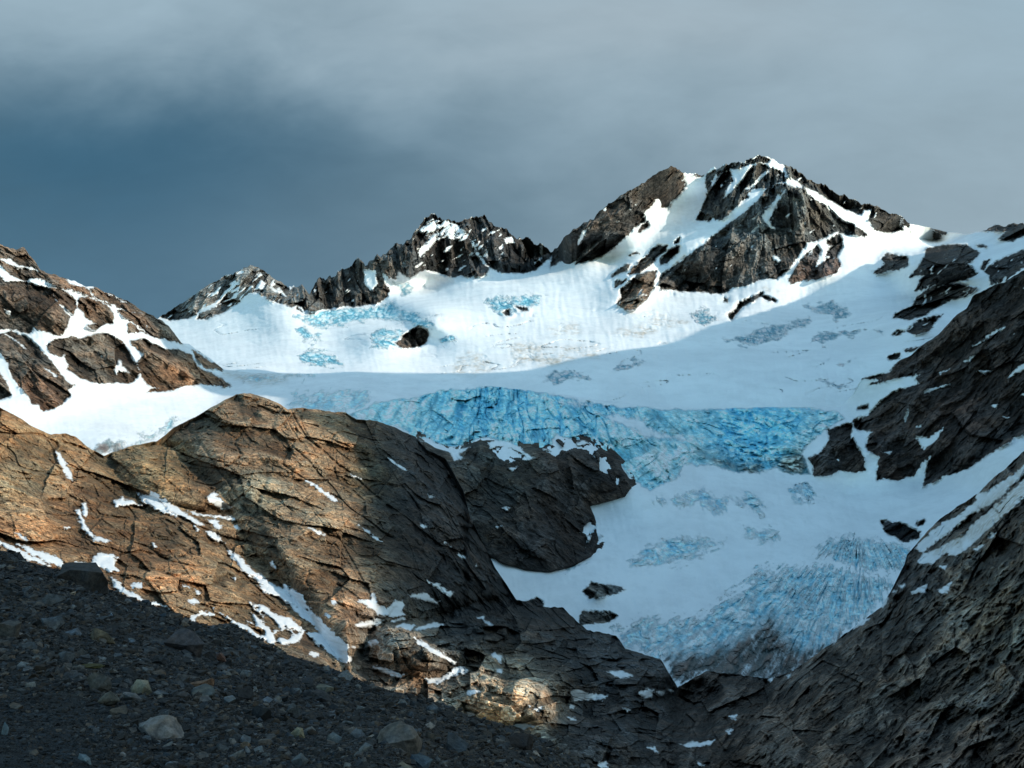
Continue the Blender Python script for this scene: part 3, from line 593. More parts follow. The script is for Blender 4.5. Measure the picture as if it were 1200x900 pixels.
Sd = [poly(s) for s in ('E 275,255 380,300 400,328 435,325 415,305 430,300 455,280 400,290 350,280', 'E 515,265 560,255 600,258 615,275 640,295 685,320 660,332 635,325 645,310 600,290 560,280 520,290',
 'E 585,358 635,345 600,365', 'E 350,375 370,380 400,410 435,450 420,450 385,435 390,415', 'E 825,268 850,255 870,272 830,282', 'E 555,493 590,495 580,505', 'E 860,592 882,592 870,622', 'E 705,290 740,300 720,285', 'E 540,560 570,562 545,570')]
ssd, _ = union(U, V, Sd, 10)
P, pix = L['P'], L['pix']
L['snow'] = ssd; L['ice'] = 0 * ssd; L['dirt'] = 0 * ssd; L['icec'] = np.full((len(U), 3), .5, F32)
L['rock'] = blend(L['U'], L['V'], [(690, 550, 40, (.075, .055, .045)), (640, 630, 40, (.06, .045, .038)), (560, 570, 50, (.08, .069, .057)), (590, 545, 25, (.10, .09, .07))], (.07, .056, .047))
edge = (sdo / 12.).clip(.0, 1)
h = rocky(turn(L, 38, 1.9), 42, 20, .26, .18, .14)
relief(L, h * edge * np.where(ssd > 0, .4, .85) + 0)
L['rock'] *= (1 + .3 * np.clip(perlin(np.stack([L['U'] / 30, L['V'] / 30, 0 * L['U']], -1), 3), -1, 1) + .7 * np.clip(h / 5, -.55, .9))[:, None]  # dome hollows carry painted shade, raised parts a lighter tone
L['ids'] = np.where(sdo > -6, 0, -1).astype(np.int32); L['tab'] = {0: ('rock_dome', dict(kind=S_, label='dark rounded rock domes rising from the glacier below the icefall', category='rock dome'))}
L['mat'] = terrain_material('dome_surface', .95, rot=(0, -.6, 0))

# =================================================================== L3: brown hills, cliff foot, right slope
top3 = [(-200,400),(0,478),(20,488),(40,501),(60,509),(77,508),(90,513),(107,527),(122,534),(133,530),(157,522),(183,517),(190,513),(203,502),(218,494),(233,487),(247,478),(260,471),(277,462),(285,461),(293,461),(313,467),
 (325,472),(337,480),(348,478),(360,478),(390,483),(405,483),(418,492),(433,492),(447,495),(460,500),(487,512),(500,527),(522,537),(532,555),(543,575),(550,603),(563,630),(580,665),(597,690),(605,702),(640,712),(659,712),(672,725),(687,738),(705,742),(722,745),(733,761),(755,767),(775,774),
 (794,806),(810,797),(827,787),(864,791),(901,796),(929,787),(962,763),(995,740),(1032,712),(1046,689),(1060,662),(1063,650),(1075,637),(1090,619),(1103,607),(1118,597),(1134,585),(1146,579),(1155,569),(1183,544),(1200,529),(1300,450),(1400,380)]
bot3 = [(-200,940),(1400,940)]
ctl3 = [(-200,400,620),(0,478,660),(60,510,690),(128,533,740),(190,515,790),(277,462,890),(337,480,900),(390,483,920),(433,492,930),(487,512,930),(530,550,880),(563,632,790),(597,692,720),
 (0,560,510),(100,570,590),(0,640,400),(100,680,385),(200,640,490),(200,690,400),(300,740,370),(300,600,630),(280,670,475),(380,770,350),(330,540,750),(400,560,760),(400,650,580),(480,650,650),(450,600,720),(430,710,490),(550,720,560),(500,740,470),(200,580,610),(360,690,480),
 (500,795,350),(440,765,400),(480,760,365),(535,765,400),(490,745,420),(540,790,370),(560,800,340),(600,800,350),(650,800,370),(570,830,310),(610,848,300),(650,840,320),(620,790,400),(675,830,420),(640,720,660),(687,740,680),(733,763,680),(775,776,660),
 (620,760,500),(700,790,500),(740,820,440),(770,800,540),(600,780,430),(700,850,350),(680,815,440),(800,880,330),(750,900,300),(680,900,260),(794,812,680),(827,792,700),(864,793,700),(901,796,690),(962,763,660),(1032,712,620),(1060,665,640),(1092,620,700),(1134,585,660),(1200,529,600),
 (1400,380,480),(850,830,500),(900,840,400),(950,800,440),(1000,770,430),(1050,740,420),(1060,690,520),(1100,690,430),(1150,650,430),(1200,600,400),(1200,680,290),(1120,760,300),(1050,820,270),(1000,850,270),(920,880,280),(1100,850,220),(1200,780,210),(850,900,300),(1200,900,130),(1050,900,180),
 (1400,900,80),(1400,600,260),(500,900,220),(300,850,230),(0,750,260),(-200,900,150),(-200,650,350)]
_base3 = rbf(ctl3, .35)
bulges = [(poly('X 188,518 203,502 260,466 285,456 345,470 440,485 500,520 560,610 602,697 560,705 500,725 440,730 410,790 360,720 300,650 272,602 245,570 215,530'), 62, 40),
          (poly('X 128,537 140,525 165,517 195,515 218,532 245,560 272,592 240,600 200,592 165,580 140,562'), 46, 30),
          (poly('X -400,200 0,476 60,505 107,526 125,533 150,575 240,602 265,650 330,705 400,790 300,860 -200,960 -400,960'), 40, 50),
          (poly('X 428,752 440,742 484,740 515,752 535,775 530,790 505,795 470,792 440,786'), 16, 20),
          (poly('X 505,800 545,785 575,792 612,788 634,800 664,814 664,832 640,847 598,853 560,842'), 16, 22)]
def depth3(px, py):
    sh = px.shape; u, v = px.ravel(), py.ravel(); D = _base3(u, v)
    for pl, A, R in bulges:
        q = np.clip(sdist(u, v, pl, 70) / R, 0, 1); D = D - A * (1 - (1 - q) ** 2)
    return D.reshape(sh)
_rbf = rbf; rbf = lambda c, k: depth3
L = layer('near', -180, 1380, top3, bot3, ctl3, c=.42, back=(22, .55), jag=[(-200, 2), (0, 1.6), (600, 1.6), (650, 3), (780, 3), (1000, 2.5), (1400, 3)])
rbf = _rbf
U, V = warp(L, 1.6); U2, V2 = warp(L, 6, 30, 84)
S3 = [poly(s) for s in (
 'G 195,295 215,310 245,360 255,398 235,385 210,340', 'G 400,470 430,460 500,485 440,492 405,490', 'G 485,445 520,455 530,438 560,455 620,490 680,530 720,560 700,560 650,530 600,520 540,495 500,470',
 'G 735,450 755,440 780,470 815,495 790,500 760,490 730,465', 'G 660,505 720,515 790,525 828,528 825,542 770,530 690,520', 'G 715,530 760,540 785,560 770,572 740,550', 'G 720,575 750,580 790,620 770,618 740,600',
 'G 800,645 830,655 860,690 900,720 940,750 990,780 1000,765 1060,800 1080,840 1135,895 1150,930 1080,880 1040,850 980,815 930,790 900,755 850,710', 'G 825,560 835,555 845,572 832,572', 'G 945,690 955,685 970,715 960,712',
 'G 265,500 280,500 300,560 330,595 390,608 385,617 330,612 290,570', 'G 285,480 300,475 305,520 290,525', 'G 320,690 345,655 375,655 415,675 400,690 420,715 380,720 350,700', 'G 385,735 430,770 500,815 600,850 540,840 460,810 400,775',
 'G 460,765 500,758 495,775 465,775', 'G 60,620 120,640 200,670 235,700 215,705 160,685 100,650', 'G 0,610 50,630 110,665 180,700 100,680 40,645 0,625 -60,600', 'G 50,580 90,598 100,612 70,600', 'G 220,560 245,562 235,567 222,566', 'G 680,560 698,572 690,574',
 'G 650,815 680,815 698,830 670,832', 'G 640,768 665,772 665,778 645,775', 'G 688,785 705,792 695,797', 'G 535,622 548,632 542,636', 'G 265,685 310,695 300,702 270,697', 'G 818,742 832,740 830,752', 'G 1070,395 1100,405 1185,470 1175,475 1120,435', 'G 1085,565 1110,570 1140,592 1120,590', 'G 1165,820 1185,820 1180,836', 'G 1140,870 1160,870 1160,888',
 'H 745,305 790,290 835,298 840,303 770,305 765,325 750,325', 'H 835,275 900,310 960,330 1000,340 980,290 975,250 1000,260 1050,275 1080,310 1150,345 1190,360 1170,400 1100,425 1040,400 1010,390 960,355 880,320',
 'I 0,190 40,220 60,250 70,290 110,320 150,355 180,390 250,430 215,435 240,480 220,495 150,450 100,410 60,375 120,370 60,320 0,265 -20,230', 'I 0,320 50,350 40,380 20,410 0,410 -60,370 -60,300',
 'I 270,250 320,240 325,220 340,260 380,280 410,245 440,250 435,290 450,295 410,310 370,305 320,280', 'I 255,340 345,315 365,330 340,345 265,353', 'I 400,325 440,310 450,320 420,330', 'I 460,225 540,215 545,235 580,250 575,260 530,245', 'I 545,172 600,195 640,220 620,230 580,200',
 'I 415,350 450,335 495,340 470,360', 'I 490,355 560,330 600,340 570,350 500,362', 'I 485,390 520,405 560,430 600,450 650,490 640,495 600,470 540,440 500,420', 'I 290,415 330,400 345,410 310,430 288,432', 'I 315,505 360,505 440,535 430,548 370,530',
 'I 525,550 590,550 640,510 680,508 690,520 640,545 580,565 540,567', 'I 785,455 800,445 832,463 825,492 810,475', 'I 805,515 830,512 818,530', 'I 755,328 800,335 795,347 770,343', 'I 725,308 760,312 755,320', 'I 690,600 720,590 740,605 700,612', 'I 855,740 900,727 968,740 930,750 880,756',
 'I 958,670 985,663 975,685', 'I 928,652 945,658 935,664', 'I 1100,590 1150,605 1200,610 1200,632 1100,635 1115,615', 'I 1090,655 1125,657 1095,662', 'I 1092,700 1105,697 1115,712 1095,712', 'I 70,450 110,455 100,470 75,465', 'I 165,243 185,245 182,262 165,258', 'I 130,300 155,305 155,318',
 'E 165,320 235,362 225,364 180,332', 'E 30,375 70,396 55,394', 'E 60,560 100,580 142,612 115,600', 'E 305,752 395,800 385,810 330,775', 'E 60,820 100,820 110,800 130,840 160,850 215,820 215,850 200,880 130,870 100,840', 'E 365,612 390,634 372,626', 'E 412,658 436,672 425,674', 'E 300,445 325,455 310,460', 'E 280,552 305,562 290,562', 'E 470,690 480,697 474,700',
 'L 300,645 350,620 400,590 470,545 475,515 520,500 600,445 660,400 760,320 760,350 643,430 600,465 560,510 500,550 420,600 340,660 290,700 260,720 235,715 262,690', 'L 270,740 330,720 430,660 500,590 560,540 643,465 760,380 760,440 643,520 600,560 540,610 480,660 430,710 390,745 360,740 380,700 330,740 300,775 240,770', 'L 320,870 375,840 350,880 330,880',
 'L 210,880 280,855 270,880 220,890', 'L 505,680 515,655 540,655 520,680', 'L 450,715 495,705 470,725', 'L 160,850 200,850 180,868', 'L 325,785 350,780 345,795', 'J 755,300 790,268 815,265 800,280', 'J 830,235 860,213 850,240', 'J 870,200 880,195 878,205', 'J 460,510 480,508 475,523', 'J 335,584 425,572 415,584 350,592',
 'J 62,450 80,445 110,455 155,460 140,472 65,472', 'J 232,450 270,443 265,465 240,462', 'J 155,402 185,397 218,412 185,418', 'J 255,592 272,592 282,605', 'J 130,628 150,626 155,643 128,643', 'J 275,450 300,448 290,460', 'J 300,446 325,447 310,455', 'J 195,495 215,497 205,503', 'J 55,515 75,512 70,523', 'J 555,415 575,412 565,424', 'J 600,412 615,410 610,420', 'J 707,325 727,322 720,332', 'J 450,550 468,545 458,556', 'J 380,630 400,634 395,643')]
ssd, _ = union(U, V, S3, 12); ssd = np.minimum(ssd, -union(U, V, [poly(q) for q in ('H 880,300 960,338 1020,385 1030,372 975,325 905,295', 'H 985,285 1060,325 1110,372 1075,362 1010,322', 'H 1070,400 1150,378 1120,350 1085,365', 'H 955,275 975,262 985,300 970,310', 'H 1120,355 1160,380 1180,372 1140,350')])[0]); ssd = ssd + 1.6 * perlin(np.stack([L['U'] / 6, L['V'] / 4, 0 * L['U']], -1), 8) + 1.0 * perlin(np.stack([L['U'] / 2.8, L['V'] / 2.2, 0 * L['U']], -1), 18) + .4 + 2.0 * sstep(0, 6, sdist(L['U'], L['V'], poly('L 240,790 230,700 643,300 900,100 900,400 643,540 430,730'), 8))
zone = np.exp(-((L['U'] - 320) / 60) ** 2 - ((L['V'] - 735) / 40) ** 2)
ta, tb = turn(L, 38, 3.0, 3, 20, 341); ssd = ssd - zone * np.clip(perlin(np.stack([ta / 7., tb / 7., 0 * ta], -1), 12) * 9 - 0, -1, 9)
P, pix = L['P'], L['pix']; D = P[:, 1]
L['snow'] = ssd; L['ice'] = 0 * ssd; L['icec'] = np.full((len(U), 3), .5, F32)
L['dirt'] = sstep(-8, 3, union(U2, V2, [poly('L 480,560 700,400 760,440 643,520 540,610 420,700 300,740 300,700')], 12)[0]) * .9
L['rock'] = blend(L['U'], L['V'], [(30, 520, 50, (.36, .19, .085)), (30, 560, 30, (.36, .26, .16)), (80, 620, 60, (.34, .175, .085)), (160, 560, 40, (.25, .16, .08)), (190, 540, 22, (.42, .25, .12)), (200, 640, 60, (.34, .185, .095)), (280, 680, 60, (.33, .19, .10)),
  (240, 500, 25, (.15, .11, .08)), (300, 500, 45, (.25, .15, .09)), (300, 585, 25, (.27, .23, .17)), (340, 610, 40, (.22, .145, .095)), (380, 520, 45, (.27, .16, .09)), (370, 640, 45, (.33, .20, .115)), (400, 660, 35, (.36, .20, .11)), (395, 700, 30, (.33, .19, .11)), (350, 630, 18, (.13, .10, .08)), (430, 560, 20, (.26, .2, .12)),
  (480, 560, 60, (.058, .045, .038)), (480, 640, 60, (.055, .042, .035)), (560, 660, 40, (.045, .036, .031)), (540, 720, 50, (.055, .047, .04)), (480, 755, 28, (.25, .20, .14)), (430, 770, 30, (.26, .17, .105)), (470, 800, 25, (.38, .25, .15)), (590, 825, 45, (.56, .42, .26)), (540, 800, 25, (.25, .18, .12)),  # shade painted in: hill's right half is the same brown rock, darkened
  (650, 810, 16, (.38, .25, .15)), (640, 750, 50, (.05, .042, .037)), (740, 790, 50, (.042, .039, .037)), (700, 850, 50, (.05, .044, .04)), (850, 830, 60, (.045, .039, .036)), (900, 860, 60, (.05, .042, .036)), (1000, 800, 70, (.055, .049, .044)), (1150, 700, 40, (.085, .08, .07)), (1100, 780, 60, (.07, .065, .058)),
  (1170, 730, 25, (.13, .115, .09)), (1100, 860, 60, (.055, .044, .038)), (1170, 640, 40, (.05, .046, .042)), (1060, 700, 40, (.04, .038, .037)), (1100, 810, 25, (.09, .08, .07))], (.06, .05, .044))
# relief: slabs dipping to the right on the left hills, steep ribs on the right slope
U_, V_ = L['U'], L['V']
right = sstep(760, 900, U_ + (V_ - 750) * .4); low = sstep(690, 740, V_ - (U_ - 480) * .12) * (1 - right) * sstep(380, 440, U_); mid = sstep(430, 500, U_ - (V_ - 560) * .2) * (1 - low) * (1 - right); lf = np.clip(1 - right - low - mid, 0, 1)
hA = rocky(turn(L, 14, 2.4), 46, 20, .26, .16, .14); hA2 = o2(turn(L, 48, 4.0), 34, 3, .12, 'crack', 45)
hB = rocky(turn(L, 46, 2.6), 40, 60, .24, .20, .14); hC = rocky(turn(L, 4, 1.7), 30, 90, .38, .16); hD = rocky(turn(L, -48, 1.9, 9, 50), 34, 120, .34, .30, .12)
hE = o2(turn(L, -50, 2.4, 9, 60), 12, 3, .30, 'ridge', 130)
ribs = streaks(turn(L, -50, 1, 9, 80)[0] / 24., turn(L, -50, 1, 9, 80)[1] / 7., 4, 170)
h = (hA + hA2) * lf * .9 + hB * mid * 1.15 + hC * low * 1.25 + (hD * 1.3 + hE * 1.5 + ribs * 2.2) * right
blocky = np.exp(-((U_ - 590) / 75) ** 2 - ((V_ - 815) / 40) ** 2) + np.exp(-((U_ - 490) / 60) ** 2 - ((V_ - 765) / 35) ** 2)
h = h + np.clip(blocky, 0, 1) * o2(turn(L, 62, 2.2), 20, 3, .26, 'cell', 150)
sm = sstep(-3, 3, ssd)
relief(L, h * (1 - .72 * sm) + .8 * sm)
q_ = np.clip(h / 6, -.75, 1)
L['rock'] *= (1 + .3 * np.clip(perlin(np.stack([U_ / 38, V_ / 38, 0 * U_], -1), 3), -1, 1) + .7 * q_)[:, None] * (1 + right[:, None] * np.array([1.6, 1.3, 1.05]) + .5 * low[:, None] + .36 * lf[:, None]) * (1 + .5 * (right * np.clip(ribs, -1, 1.3))[:, None])  # relief term paints shade into hollows and lightens the ribs
L['rock'] *= np.exp(perlin(np.stack([U_ / 60, V_ / 60, 0 * U_], -1), 8)[:, None] * np.array([.06, -.04, -.12]))
g_ = L['rock'].mean(1, keepdims=True); L['rock'] = (g_ + (L['rock'] - g_) * (.85 + .25 * right[:, None])) * (1 - lf[:, None] * (1 - np.array([1.0, 1.015, .90])))
reg = [poly('X -300,300 60,500 128,535 165,575 240,600 330,690 420,800 300,800 0,960 -300,960'), poly('X 128,540 134,515 165,505 195,515 215,525 245,560 270,592 240,600 165,575'),
       poly('X 188,515 270,440 440,470 560,520 620,700 560,720 430,730 420,790 330,690 265,592 235,545 215,530'),
       poly('X 800,960 775,880 790,800 900,780 1000,720 1200,500 1500,300 1500,960')]
_, owr = union(L['U'], L['V'], reg)
O3 = [('X 428,748 440,742 484,742 515,757 533,775 528,790 505,794 470,791 440,785 428,772', 'sunlit gray brown rock hump with a curl of snow behind it'),
      ('X 505,800 545,785 575,792 612,790 632,801 662,814 662,832 640,845 598,851 560,842 552,826 520,815', 'sunlit golden blocky rock bluff at the foot of the hills')]
so, oo = union(L['U'], L['V'], [poly(s) for s, _ in O3])
ids = np.full(len(U), 4, np.int32)
for k in range(4): ids[owr == k] = k
for k in range(2): ids[oo == k] = 10 + k
tab = {0: ('hill', dict(kind=S_, label='sunlit orange brown bare rock hillside at the left with strips of snow', category='hill')),
       1: ('hill', dict(kind=S_, label='small rounded orange brown knoll in front of the big brown dome', category='hill')),
       2: ('hill', dict(kind=S_, label='big rounded brown rock hill, left half sunlit and right half in shadow', category='hill')),
       3: ('hillside', dict(kind=S_, label='dark ribbed rocky slope with snow streaks filling the lower right corner', category='hillside')),
       4: ('cliff', dict(kind=S_, label='dark broken cliffs and ledges below the end of the glacier', category='cliff'))}
for k, (_, lb) in enumerate(O3): tab[10 + k] = ('rock_bluff', dict(label=lb, category='rock bluff'))
L['ids'], L['tab'] = ids, tab
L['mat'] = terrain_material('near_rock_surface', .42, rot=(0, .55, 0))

# =================================================================== L6: scree in the foreground
top6 = [(-220,590),(0,645),(24,648),(30,657),(60,666),(80,669),(126,690),(165,705),(195,715),(225,729),(246,733),(270,731),(288,739),(315,756),(339,768),(370,777),(400,787),(424,798),(460,810),(490,816),(520,826),(550,838),(598,852),(628,862),(664,882),(700,897),(760,935),(900,1010),(1100,1090)]
bot6 = [(-220,1150),(1100,1150)]
ctl6 = [(-220,590,80),(0,645,75),(72,669,76),(165,705,78),(246,733,80),(360,774,84),(460,810,80),(550,838,74),(628,862,66),(700,897,58),(760,935,48),(900,1010,30),(1100,1090,15),(0,700,48),(100,720,50),(200,760,46),(0,800,27),(100,800,29),(300,820,35),(400,850,33),(500,880,30),
 (600,890,36),(100,850,22),(0,900,16.5),(190,848,24),(300,900,20),(465,870,25),(600,920,26),(0,1000,11),(300,1000,13),(600,1000,16),(0,1150,7.5),(500,1150,9),(-220,1150,7),(-220,850,20),(900,1150,9),(1100,1150,9)]
L = layer('scree', -220, 1000, top6, bot6, ctl6, c=.4, back=(16, .5))
P, pix = L['P'], L['pix']
L['snow'] = np.full(len(P), -10., F32); L['ice'] = 0 * L['snow']; L['dirt'] = 0 * L['snow']; L['icec'] = np.full((len(P), 3), .5, F32)
relief(L, o2((L['U'] / 1.5, L['V']), 70, 3, .05, 'fbm', 20) + o2((L['U'] / 1.6, L['V']), 9, 3, .16, 'cell', 30))
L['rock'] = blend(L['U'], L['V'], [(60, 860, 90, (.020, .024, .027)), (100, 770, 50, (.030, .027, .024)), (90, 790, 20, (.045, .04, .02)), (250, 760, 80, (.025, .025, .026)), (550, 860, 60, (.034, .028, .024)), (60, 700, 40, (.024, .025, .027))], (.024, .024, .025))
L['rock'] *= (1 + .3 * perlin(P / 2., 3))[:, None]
L['ids'] = np.zeros(len(P), np.int32); L['tab'] = {0: ('scree_slope', dict(kind=S_, label='dark gray gravel slope in shade filling the lower left corner', category='scree slope'))}
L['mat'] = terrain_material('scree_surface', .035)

# ------------------------------------------------------------------ sun and the ridge beyond the right edge that shades the valley
AZ, EL = math.radians(28), math.radians(21)          # towards the sun: right of the view and behind the camera
SUN = np.array([math.cos(AZ) * math.cos(EL), -math.sin(AZ) * math.cos(EL), math.sin(EL)])
X0, KX = 1250.0, .27              # its crest runs along x = X0 + KX*y
lit = {'far': poly('X -500,437 600,437 622,433 667,422 733,410 787,403 827,383 867,373 933,353 960,340 1000,317 1027,303 1067,287 1127,277 1150,100 -500,100'),
       'mid': poly('X -500,100 262,433 250,437 330,470 400,500 380,560 -500,560'),
       'near': poly('X -500,300 405,470 405,497 433,577 428,597 413,637 410,663 412,690 416,705 419,738 484,741 520,759 535,777 560,790 610,788 632,798 666,813 666,834 619,856 600,860 400,800 -500,800'),
       'scree': poly('X -500,100 -499,100 -499,101')}
YS, ZS, LT, WT = [], [], [], []
for nm, pl in lit.items():
    L = LAYERS[nm]; nc = L['shape'][1]; m = np.arange(len(L['U'])) >= L['nb'] * nc
    m &= (L['U'] > 0) & (L['U'] < 1200) & (L['V'] < 900) & (np.arange(len(m)) % 7 == 0)
    if nm == 'mid': m &= ~((L['U'] > 240) & (L['U'] < 420))
    if nm == 'near': m &= L['V'] < np.interp(L['U'], *np.array(top6).T)
    Pq = L['P'][m]; s = sdist(L['U'][m], L['V'][m], pl, 30)
    m2 = np.abs(s) > 1; Pq = Pq[m2]; s = s[m2]
    tt = (X0 - Pq[:, 0] + KX * Pq[:, 1]) / (SUN[0] - KX * SUN[1])
    YS.append(Pq[:, 1] + tt * SUN[1]); ZS.append(Pq[:, 2] + tt * SUN[2]); LT.append(s > 0); WT.append(np.ones(len(s)) * (1.0 if nm != 'scree' else .6))
YS, ZS, LT, WT = map(np.concatenate, (YS, ZS, LT, WT))
ye = np.arange(-3200, 4200, 40.); prof = np.full(len(ye), np.nan)
for i, y in enumerate(ye):
    m = np.abs(YS - y) < 24
    if m.sum() < 6: continue
    z = ZS[m]; l = LT[m]; w = WT[m]; o = np.argsort(z); z, l, w = z[o], l[o], w[o]
    # threshold: below it shade, above it light; cost of every cut
    cost = np.r_[0, np.cumsum(np.where(l, w, -w))]; k = int(np.argmin(cost))
    prof[i] = z[0] - 5 if k == 0 else (z[-1] + 5 if k == len(z) else .5 * (z[k - 1] + z[k]))
ok = ~np.isnan(prof); prof = np.interp(ye, ye[ok], prof[ok])
prof = np.minimum(prof, 1600); prof[ye > 3000] = np.minimum(prof[ye > 3000], 900)
print('PROFILE', [(int(y), int(p)) for y, p in zip(ye[::4], prof[::4])])
sh = ZS < np.interp(YS, ye, prof); print('shadow agreement', float(np.mean(sh == ~LT)))
ny = len(ye) * 2; yy = np.linspace(ye[0], ye[-1], ny); pz = np.interp(yy, ye, prof)
xs = np.concatenate([np.linspace(-1, 0, 14), np.linspace(.12, 1.6, 12)])
gx = X0 + KX * yy + xs[:, None] * 520 + 0 * yy; gy = yy + 0 * gx
foot = -260.
gz = foot + (pz - foot) * (1 - np.abs(xs[:, None]) ** 1.15 * np.where(xs[:, None] < 0, 1.0, .62))
RP = np.stack([gx, gy, gz], -1).reshape(-1, 3); nzr = octaves(RP, np.full(len(RP), 30.), 300, 4, .12, 'ridge', 12)
off = (np.abs(xs)[:, None] + 0 * yy).ravel(); RP[:, 2] += nzr * np.clip(off * 2, 0, 1)
idx = np.arange(len(RP)).reshape(len(xs), ny); Fc = np.stack([idx[:-1, :-1], idx[1:, :-1], idx[1:, 1:], idx[:-1, 1:]], -1).reshape(-1, 4)
rs_sn = sstep(500, 900, RP[:, 2]) * 8 - 4
at = dict(rock=np.tile([.07, .06, .05], (len(RP), 1)), icec=np.tile([.5, .5, .5], (len(RP), 1)), snow=rs_sn, ice=0 * rs_sn, dirt=0 * rs_sn)
o = new_mesh('mountain', RP, Fc, at, np.ones(len(Fc)), M1)
props(o, kind=S_, label='long high ridge standing beyond the right edge of the view', category='mountain')

# valley ground reaching the horizon under everything
n = 60; gx, gy = np.meshgrid(np.linspace(-1, 1, n), np.linspace(-1, 1, n)); gx = np.sign(gx) * np.abs(gx) ** 2 * 30000; gy = np.sign(gy) * np.abs(gy) ** 2 * 30000
GP = np.stack([gx, gy, -330 + 0 * gx], -1).reshape(-1, 3); idx = np.arange(n * n).reshape(n, n)
Fc = np.stack([idx[:-1, :-1], idx[:-1, 1:], idx[1:, 1:], idx[1:, :-1]], -1).reshape(-1, 4); z = np.zeros(len(GP))
o = new_mesh('ground', GP, Fc, dict(rock=np.tile([.06, .055, .05], (len(GP), 1)), icec=np.tile([.5, .5, .5], (len(GP), 1)), snow=z - 5, ice=z, dirt=z), np.ones(len(Fc)), M1)
props(o, kind=S_, label='bare valley floor')

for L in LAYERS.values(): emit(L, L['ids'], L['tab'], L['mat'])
# ------------------------------------------------------------------ boulders, stones and gravel on the scree
def stone_material(name, m):
    mat = bpy.data.materials.new(name); t = nt(mat); g = G(t)
    P = g.n('ShaderNodeNewGeometry').outputs['Position']
    c = g.n('ShaderNodeAttribute', attribute_name='rock').outputs['Color']
    n1 = g.noise(P, 1 / (9 * m), 6, .65); n2 = g.noise(P, 1 / (2.2 * m), 4, .7)
    v = g.math('MULTIPLY', g.ss(n1, .3, .7, .55, 1.45), g.ss(n2, .25, .75, .75, 1.25))
    hue = g.mix(g.ss(g.noise(P, 1 / (25 * m), 3, .6), .35, .65), (1.1, .98, .88, 1), (.92, 1.0, 1.1, 1))
    c = g.mix(1.0, c, hue, 'MULTIPLY'); c = g.n('ShaderNodeVectorMath', {0: c, 3: v}, operation='SCALE').outputs[0]
    h = g.math('ADD', g.math('MULTIPLY', n1, 2.5 * m), g.math('MULTIPLY', n2, .8 * m))
    bump = g.n('ShaderNodeBump', {'Height': h, 'Strength': .8, 'Distance': 1.0}).outputs[0]
    b = g.n('ShaderNodeBsdfPrincipled', {'Base Color': c, 'Roughness': .85, 'Normal': bump, 'Specular IOR Level': .3})
    g.n('ShaderNodeOutputMaterial', {'Surface': b.outputs[0]})
    return mat
import bmesh
def hull(seed, n, boxy=0.0, refine=0, taper=0.0):
    r = np.random.RandomState(seed); q = r.normal(size=(n, 3)); q /= np.linalg.norm(q, axis=1)[:, None]
    if boxy: q = q * (1 - boxy) + np.clip(q * 3, -1, 1) * boxy * .8
    q *= .85 + .3 * r.rand(n, 1); q[:, 0] *= 1 - taper * (q[:, 2] > 0)
    bm = bmesh.new()
    for p in q: bm.verts.new(p)
    res = bmesh.ops.convex_hull(bm, input=bm.verts)
    bmesh.ops.delete(bm, geom=[v for v in bm.verts if not v.link_faces], context='VERTS')
    if refine:
        bmesh.ops.dissolve_limit(bm, angle_limit=.16, verts=bm.verts, edges=bm.edges)
        bmesh.ops.bevel(bm, geom=list(bm.edges), offset=.022, segments=1, affect='EDGES', clamp_overlap=True)
        bmesh.ops.triangulate(bm, faces=bm.faces)
        for _ in range(refine):
            lg = [e for e in bm.edges if e.calc_length() > .16 / (1 + _)]
            bmesh.ops.subdivide_edges(bm, edges=lg, cuts=1); bmesh.ops.triangulate(bm, faces=bm.faces)
    bm.verts.ensure_lookup_table(); bm.verts.index_update()
    V = np.array([v.co[:] for v in bm.verts]); Fc = np.array([[v.index for v in f.verts] for f in bmesh.ops.triangulate(bm, faces=bm.faces)['faces']] if not refine else [[v.index for v in f.verts] for f in bm.faces])
    bm.free()
    V = V - (V.max(0) + V.min(0)) / 2; V = V / (V.max(0) - V.min(0)) * 2
    if refine:
        nn = V / (np.linalg.norm(V, axis=1)[:, None] + 1e-6)
        d = perlin(V * 1.3, seed % 50) * .09 + cells(V * 2.2, 3)[0] * .07 + (.3 - np.abs(perlin(V * 7, 5))) * .025
        V = V + nn * d[:, None]
    return V, Fc
SL = LAYERS['scree']; SU, SV, SP_, SN = SL['U'], SL['V'], SL['P'], SL['N']; first = SL['nb'] * SL['shape'][1]
def ground_at(px, py):
    m = first + int(np.argmin((SU[first:] - px) ** 2 + (SV[first:] - py) ** 2)); return SP_[m], SN[m]
def rotz(a): c, s = math.cos(a), math.sin(a); return np.array([[c, -s, 0], [s, c, 0], [0, 0, 1]])
def rotx(a): c, s = math.cos(a), math.sin(a); return np.array([[1, 0, 0], [0, c, -s], [0, s, c]])
def roty(a): c, s = math.cos(a), math.sin(a); return np.array([[c, 0, s], [0, 1, 0], [-s, 0, c]])
MB_ = stone_material('boulder_surface', .03); MS_ = stone_material('stone_surface', .015)
